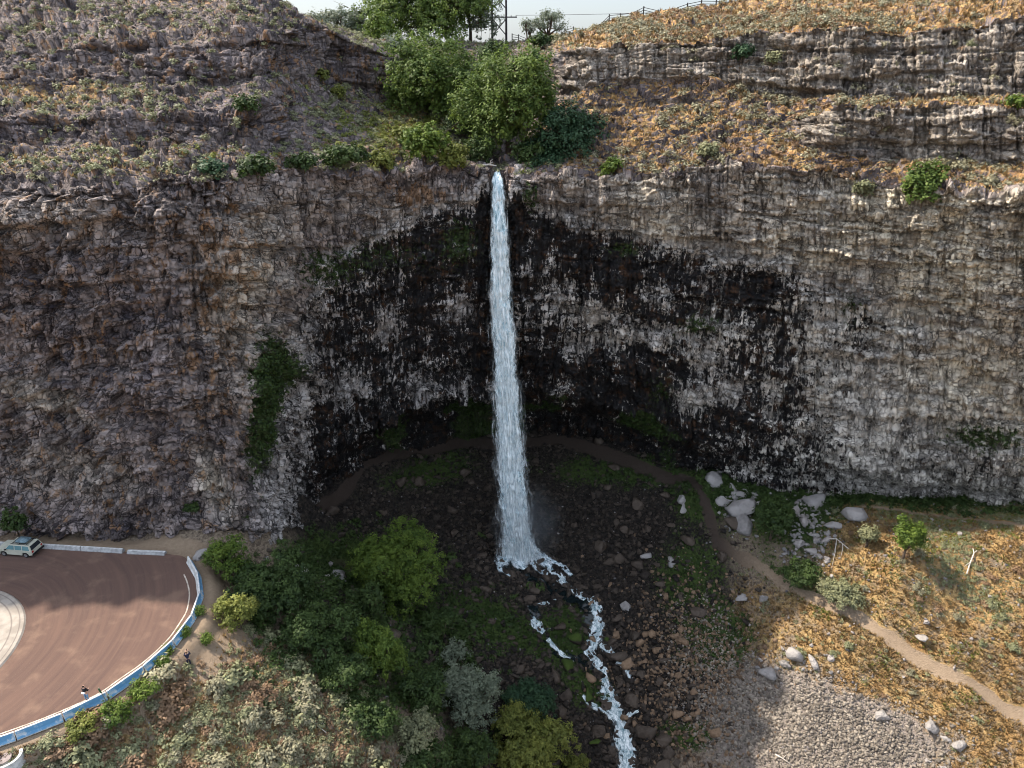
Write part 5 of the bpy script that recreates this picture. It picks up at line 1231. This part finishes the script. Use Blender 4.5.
gt(528, 742, 92, 66, 'yellow', 'wide yellow olive tree at the bottom of the picture by the creek', size=.18, n=9)
gt(425, 765, 70, 46, 'dark', 'dark green bush at the bottom edge under the willow', 'bush', 'bush')
gt(375, 715, 54, 40, 'dark', 'dim green bush on the slope between sagebrush and willow', 'bush', 'bush')
gt(440, 622, 44, 30, 'dark', 'low dark bush on the mossy slope right of the bright trees', 'bush', 'bush')
gt(575, 768, 34, 30, 'yellow', 'small yellow olive bush at the bottom by the rapids', 'bush', 'bush')
gt(470, 752, 60, 50, 'dark', 'dark green thicket beneath the grey green willow', 'bush', 'bush')
gt(425, 690, 52, 48, 'dark', 'dim green bush between bright tree and willow', 'bush', 'bush')
gt(415, 730, 52, 44, 'sageg', 'dull grey green bush at the bottom of the shrub slope', 'bush', 'bush')
gt(345, 672, 56, 44, 'dark', 'dark green scrub above the sage slope', 'bush', 'bush')
gt(902, 540, 34, 56, 'bright', 'single bright yellow green tree on the dry orange slope', dens=2.2)
gt(866, 536, 22, 30, 'sageg', 'thin olive bush left of the bright tree on the dry slope', 'bush', 'bush', open_=.2)
gt(770, 520, 44, 54, 'dark', 'dark green thicket between rock row and grassy mound', 'bush', 'bush')
gt(838, 592, 54, 24, 'sageg', 'green low brush along the lower side of the long path', 'bush', 'bush')
gt(800, 575, 46, 24, 'dark', 'dark low brush beside the path bend', 'bush', 'bush')
gt(145, 690, 34, 22, 'bright', 'green shrub against the outer side of the blue barrier', 'bush', 'bush', size=.16)
gt(118, 712, 30, 20, 'bright', 'green shrub further down along the blue barrier', 'bush', 'bush', size=.16)
gt(84, 728, 34, 24, 'yellow', 'yellow green shrub at the low end of the bank', 'bush', 'bush', size=.16)
for a, b in ((184,633),(199,612),(168,650),(163,662),(207,640)): gt(a, b, 12, 7, 'bright', 'tiny green tuft shrub on the sandy bank beside the barrier', 'bush', 'bush', size=.12, n=3, trunk=.02, dens=3).__setitem__('group', 'tufts on the sandy bank')
for a, b, w_, h_, lf, lab in [(18,520,30,30,'dark','dark green bush against the cliff foot above the car'),(192,502,20,16,'dark','dark bush growing low on the cliff face')]:
    p, nn = on_cliff(a, b + 6); p = np.array(p) + np.array([0, -.5, -.4]); m = project(p[None])[2][0] / F_PX; W, Hh = w_ * m / 2, h_ * m
    tree('bush', p, [(0, 0, Hh * .45, W * .7, W * .5, Hh * .45), (W*.4, 0, Hh*.3, W*.5, W*.4, Hh*.35), (-W*.4, 0, Hh*.3, W*.5, W*.4, Hh*.35)], lf, lab, 'bush', None, .22, 1.8, a, .06, spread=.45)

# sagebrush: prototypes, then individuals and the rest
def sage_proto(seed, per, size, n=44):
    rng = np.random.default_rng(seed); d = rng.normal(size=(n, 3)); d /= np.linalg.norm(d, axis=1)[:, None]; d[:, 2] = np.abs(d[:, 2])
    c = d * np.array([1, 1, .75]) * rng.uniform(.55, .95, (n, 1)) * (1 + .16 * np.clip(rng.normal(size=(n, 1)), -1, 1)); tone = np.clip(rng.normal(.5, .22, n), 0, 1)
    V, Fq, t = clumps(c, d, per, np.full(n, .34), size, rng, tone, .6)
    k = rng.choice(n, 9, replace=False); e = c[k] * .92; w = np.cross(e, [0, 0, 1.0]); w = .025 * w / (np.linalg.norm(w, axis=1)[:, None] + 1e-9); b = np.array([0, 0, -.12])
    Q = np.stack([b - w, b + w, e + w * .5, e - w * .5], 1).reshape(-1, 3)
    return np.concatenate([V, Q]), np.concatenate([Fq, np.arange(36).reshape(9, 4) + len(V)]), np.concatenate([t, np.full(36, .05)])
SP_ = [sage_proto(i, 13, .17) for i in (0, 1, 2, 4, 7)]; SPs = [sage_proto(50 + i, 5, .27, 16) for i in range(6)]
SM = {(i, lf): mesh_data('sagebrush', SP_[i][0], SP_[i][1], LV[lf], attrs=dict(tone=SP_[i][2])) for i in range(5) for lf in ('sage', 'sageg', 'rusty', 'straw')}
rs = random.Random(3)
def sages(P, s0, s1, lab, grp, lfs):
    for p in P:
        lf = rs.choice(lfs); o = link('sagebrush', SM[(rs.randrange(5), lf)]); k = s0 + (s1 - s0) * rs.random() ** 1.5
        o.location = (p[0], p[1], p[2] - .05); o.rotation_euler = (rs.uniform(-.15, .15), rs.uniform(-.15, .15), rs.uniform(0, 6.3)); o.scale = (k, k * rs.uniform(.8, 1.1), k * rs.uniform(.75, 1.1)); tag(o, lab, 'shrub', grp)
bankw = lambda a, b, i, j: (sd[i, j] > 1.2) * np.clip(sstep(335, 250, a - (b - 640) * .9) * sstep(630, 690, b + (a - 180) * .15) * (1 - .93 * blob(a, b, 200, 650, 34, 45, 20)), 0, 1)
slopew = lambda a, b, i, j: allow(i, j) * np.clip(drym[i, j] * 1.2, 0, 1) * (a > 735) * (gravm[i, j] < .5)
sages(ground_sample(95, bankw, x0=-50, seed=61), .75, 1.65, 'pale sagebrush on the bank below the blue barrier', 'sagebrush below the road', ['sage', 'sage', 'sageg', 'sageg', 'rusty'])
sages(ground_sample(80, slopew, seed=62), .35, .85, 'grey green sagebrush on the dry orange slope', 'sagebrush on the dry slope', ['sageg', 'sageg', 'sage', 'rusty'])
wl_ = slopeok * leftm; wr_ = slopeok * rightm
P, _n = cliff_sample(60, slopeok * (1 - rightm) * (.3 + blob(PX, PY, 390, 110, 60, 50)), 63); sages(P, .5, 1.05, 'pale sagebrush on the rocky hill above the left rim', 'sagebrush on the rocky hill', ['sage', 'sage', 'sageg'])
P, _n = cliff_sample(65, wr_, 64); sages(P, .45, .95, 'grey sagebrush among orange grass above the tan wall', 'sagebrush above the wall', ['sage', 'sageg', 'sage'])
def stuff_sage(name, P, s_, lf, lab, seed):
    V, Fq, o_ = [], [], 0; rr = np.random.default_rng(seed); k = rr.integers(0, 6, len(P)); T = []
    for i in range(6):
        m = k == i
        if not m.any(): continue
        v, f = tile((SPs[i][0], SPs[i][1]), P[m], s_[m], rr.uniform(0, 6.28, m.sum())); V.append(v); Fq.append(f + o_); o_ += len(v)
        T.append(np.clip(np.tile(SPs[i][2], m.sum()) * .6 + np.repeat(rr.uniform(0, .45, m.sum()), len(SPs[i][0])), 0, 1))
    tag(mesh_obj(name, np.concatenate(V), np.concatenate(Fq), LV[lf], attrs=dict(tone=np.concatenate(T))), lab, None, None, 'stuff')
P, _n = cliff_sample(5200, wr_ * (.12 + 1.2 * sstep(-.1, .25, fbm(X * .12, Y * .12, Z * .2, 3, 95))), 65); stuff_sage('sage_scrub', P, .22 + .8 * RNG.random(len(P)) ** 2.2, 'sage', 'low grey sage scrub over the orange slopes above the wall', 1)
P, _n = cliff_sample(3000, wr_ * (.1 + sstep(-.1, .25, fbm(X * .10, Y * .10, Z * .2, 3, 98))), 165); stuff_sage('rusty_scrub', P, .2 + .5 * RNG.random(len(P)) ** 1.6, 'rusty', 'low rusty brown scrub over the orange slopes above the wall', 11)
P, _n = cliff_sample(6500, slopeok * (1 - rightm) * (.5 + .8 * sstep(-.2, .3, fbm(X * .12, Y * .12, Z * .2, 3, 96))) * (.5 + blob(PX, PY, 390, 110, 70, 60) + .8 * blob(PX, PY, 100, 165, 180, 14) + .5 * blob(PX, PY, 80, 90, 120, 18)), 66); stuff_sage('hill_scrub', P, .25 + .55 * RNG.random(len(P)) ** 1.8, 'sageg', 'low pale sage scrub between the rocks of the left hill', 2)
P, _n = cliff_sample(500, slopeok * (1 - rightm) * (blob(PX, PY, 395, 135, 60, 30) + .06 * blob(PX, PY, 200, 160, 200, 15)), 67); stuff_sage('green_scrub', P, .3 + .5 * RNG.random(len(P)), 'yellow', 'yellow green scrub on the slope left of the trees', 3)
P = ground_sample(1500, bankw, x0=-50, seed=68); stuff_sage('bank_scrub', P, .12 + .5 * RNG.random(len(P)) ** 1.8, 'sageg', 'low mixed sage scrub covering the bank below the road', 4)
P = ground_sample(700, bankw, x0=-50, seed=168); stuff_sage('bank_brush', P, .12 + .5 * RNG.random(len(P)) ** 1.8, 'rusty', 'low brown brush covering the bank below the road', 14)
slopep = lambda a, b, i, j: slopew(a, b, i, j) * (.06 + sstep(-.05, .3, n1[i, j] + .5 * n2[i, j]))
slopeg = lambda a, b, i, j: slopew(a, b, i, j) * (.25 + .75 * sstep(.15, -.25, n1[i, j] + .4 * n2[i, j]))
P = ground_sample(2600, slopep, seed=69); stuff_sage('slope_scrub', P, .10 + .3 * RNG.random(len(P)) ** 1.8, 'sageg', 'low olive scrub dotted over the dry slope', 5)
P = ground_sample(1700, lambda a, b, i, j: allow(i, j) * np.clip(mossm[i, j] * 1.2 - .3, 0, 1), seed=70); stuff_sage('undergrowth', P, .15 + .45 * RNG.random(len(P)) ** 2, 'moss', 'dark green undergrowth on the damp ravine floor', 6)
P = ground_sample(900, lambda a, b, i, j: allow(i, j) * blob(a, b, 370, 640, 90, 60, 25), seed=71); stuff_sage('thicket', P, .4 + .7 * RNG.random(len(P)), 'dark', 'dark thicket floor between the ravine trees', 7)
P = ground_sample(1100, lambda a, b, i, j: allow(i, j) * blob(a, b, 860, 487, 150, 13, 3), seed=72); stuff_sage('foot_thicket', P, .3 + .8 * RNG.random(len(P)), 'dark', 'dark green brush along the foot of the tan wall', 8)
def tufts(name, P, s_, lf, lab, seed):
    rng = np.random.default_rng(seed); n = len(P); k = 5
    c = np.repeat(P, k, 0); h = np.repeat(s_, k) * rng.uniform(.6, 1.2, n * k); a_ = rng.uniform(0, 6.28, n * k); off = np.repeat(s_, k) * rng.uniform(.05, .5, n * k)
    b0 = c + np.stack([np.cos(a_) * off * .5, np.sin(a_) * off * .5, 0 * a_ - .05], -1); tip = b0 + np.stack([np.cos(a_) * h * .5, np.sin(a_) * h * .5, h], -1); w_ = h * .28; pa = a_ + 1.57
    d = np.stack([np.cos(pa) * w_, np.sin(pa) * w_, 0 * a_], -1); V = np.stack([b0 - d, b0 + d, tip], 1).reshape(-1, 3)
    tag(mesh_obj(name, V, np.arange(len(V)).reshape(-1, 3), LV[lf], attrs=dict(tone=np.repeat(np.clip(np.repeat(rng.uniform(.1, .9, n), k) + rng.normal(0, .1, n * k), 0, 1), 3))), lab, None, None, 'stuff')
P, _n = cliff_sample(13000, upper * np.clip(dry - .25, 0, 1) * (N2[..., 2] > .35) * (1 - far) * (1 - bandw), 73); tufts('dry_grass', P, .25 + .4 * RNG.random(len(P)), 'straw', 'orange dry grass on the ledges and slopes above the wall', 1)
P = ground_sample(15000, slopeg, seed=74); tufts('slope_grass', P, .12 + .28 * RNG.random(len(P)), 'straw', 'orange dry grass on the slope beside the long path', 2)
P = ground_sample(3500, bankw, x0=-50, seed=75); tufts('bank_grass', P, .15 + .3 * RNG.random(len(P)), 'straw', 'dry grass between the sagebrush below the road', 3)
P = ground_sample(14000, lambda a, b, i, j: allow(i, j) * np.clip(mossm[i, j] * 1.2 - .25, 0, 1), seed=76); tufts('green_grass', P, .12 + .25 * RNG.random(len(P)), 'moss', 'green grass and moss on the damp slopes', 4)
P = ground_sample(3200, lambda a, b, i, j: slopew(a, b, i, j) * sstep(.05, .3, n2[i, j] + .6 * n1[i, j]) + .5 * allow(i, j) * blob(a, b, 850, 600, 90, 14, 30), seed=78); tufts('mixed_grass', P, .12 + .25 * RNG.random(len(P)), 'yellow', 'patches of yellow green grass on the dry slope', 6)
# moss and ferns hanging on the wet wall
P, Nq = cliff_sample(4200, isw * np.clip(moss - .25, 0, 1), 77); rng = np.random.default_rng(9)
V, Fq, tn = clumps(P + Nq * .1, Nq, 5, np.full(len(P), .35), .22, rng, np.clip(rng.normal(.4, .25, len(P)), 0, 1), .2)
tag(mesh_obj('hanging_moss', V, Fq, LV['moss'], attrs=dict(tone=tn)), 'green moss and ferns hanging on the wet wall', None, None, 'stuff')
# dead branches
MDEAD = mat_plain('bleached_wood', (.55, .50, .44), .9, .2, 4)
def branch(pix, lab, prongs, r0=.09):
    Q_ = [on_ground(*p) + np.array([0, 0, .3]) for p in pix]; b = Q_[0]; parts = [tube_np(np.array(Q_) - b, np.linspace(r0, r0 * .5, len(Q_)), 6)]
    for i, (a, c) in prongs:
        e_ = on_ground(a, c) + np.array([0, 0, .15]) - b; s_ = Q_[i] - b; parts.append(tube_np([s_, (s_ + e_) / 2 + np.array([.1, 0, .3]), e_], [r0 * .6, r0 * .45, .02], 5))
    v, fs = join_np(parts); tag(mesh_obj('dead_branch', v, fs, MDEAD, None, b), lab, 'branch')
branch([(828,541),(836,541),(842,546),(848,551)], 'bleached forked dead branch on the slope left of the bright tree', [(1,(833,556)),(1,(831,571)),(2,(840,560)),(0,(822,543))])
branch([(966,576),(969,566),(973,556),(972,551)], 'bleached dead branch standing up on the dry slope right of the bright tree', [(2,(976,553)),(1,(964,568))])
branch([(775,756),(782,761),(792,768)], 'bleached stick lying on the gravel at the bottom of the picture', [(1,(786,757))], .07)
branch([(310,719),(318,728),(330,738)], 'pale dead stick in the brush below the dark trees', [(1,(326,726))], .06)
branch([(430,150),(432,150)], 'x', []) if False else None
# driftwood at the lip
p = at_y(489, 166.5, 94.0); v, fs = join_np([tube_np([(-.9, 0, .15), (0, 0, .25), (1.0, -.1, .1)], [.09, .12, .07], 6), tube_np([(-.1, 0, .2), (.5, -.2, .6)], [.07, .03], 5), tube_np([(.2, 0, .2), (.2, .1, .7), (.5, 0, .9)], [.06, .05, .02], 5)])
tag(mesh_obj('driftwood', v, fs, MDEAD, None, p), 'pale driftwood lodged at the very lip of the waterfall', 'driftwood')
# ------------------------------------------------------------------ camera, light, sky
cam = bpy.data.cameras.new('camera'); co = bpy.data.objects.new('camera', cam); C.objects.link(co)
cam.sensor_width = 36; cam.lens = 36 * F_PX / 1024; cam.clip_end = 5000; cam.clip_start = .5
co.location = (0, 0, CAM_Z); co.rotation_euler = (math.radians(90) - PITCH, 0, 0)
bpy.context.scene.camera = co
L = Vector((-.63, .27, .74)).normalized()
sun = bpy.data.lights.new('sun', 'SUN'); sun.energy = SUN_E; sun.angle = math.radians(1.2); sun.color = (1, .90, .76)
so = bpy.data.objects.new('sun', sun); C.objects.link(so); so.rotation_euler = L.to_track_quat('Z', 'Y').to_euler()
w = bpy.data.worlds.new('World'); bpy.context.scene.world = w; w.use_nodes = True
nt = w.node_tree; bg = nt.nodes['Background']
sky = nt.nodes.new('ShaderNodeTexSky'); sky.sky_type = 'NISHITA'; sky.sun_disc = False
sky.sun_elevation = math.asin(L.z); sky.sun_rotation = math.atan2(L.x, L.y)
sky.dust_density = 6.0; sky.air_density = 1.2; sky.ozone_density = 2.5; sky.altitude = 1000
mxs = nt.nodes.new('ShaderNodeMix'); mxs.data_type = 'RGBA'; mxs.inputs[0].default_value = .7
nt.links.new(sky.outputs[0], mxs.inputs[6]); 
tc = nt.nodes.new('ShaderNodeTexCoord'); sz = nt.nodes.new('ShaderNodeSeparateXYZ'); nt.links.new(tc.outputs['Generated'], sz.inputs[0])   # smoke veil; extra brightness above the horizon band is added fill for walls
mr = nt.nodes.new('ShaderNodeMapRange'); nt.links.new(sz.outputs[2], mr.inputs[0]); mr.inputs[1].default_value = .085; mr.inputs[2].default_value = .45; mr.inputs[3].default_value = 1.0; mr.inputs[4].default_value = 2.5
vm = nt.nodes.new('ShaderNodeVectorMath'); vm.operation = 'SCALE'; vm.inputs[0].default_value = (1.42, 1.56, 1.76); nt.links.new(mr.outputs[0], vm.inputs['Scale']); nt.links.new(vm.outputs[0], mxs.inputs[7])
nt.links.new(mxs.outputs[2], bg.inputs[0]); bg.inputs[1].default_value = SKY_E
vs = bpy.context.scene.view_settings
vs.view_transform = 'Standard'; vs.look = 'None'; vs.exposure = EXPO; vs.gamma = 1.0
cy = bpy.context.scene.cycles
cy.adaptive_threshold = .03; cy.filter_width = 1.05; cy.max_bounces = 5; cy.diffuse_bounces = 3; cy.transparent_max_bounces = 12; cy.use_denoising = True
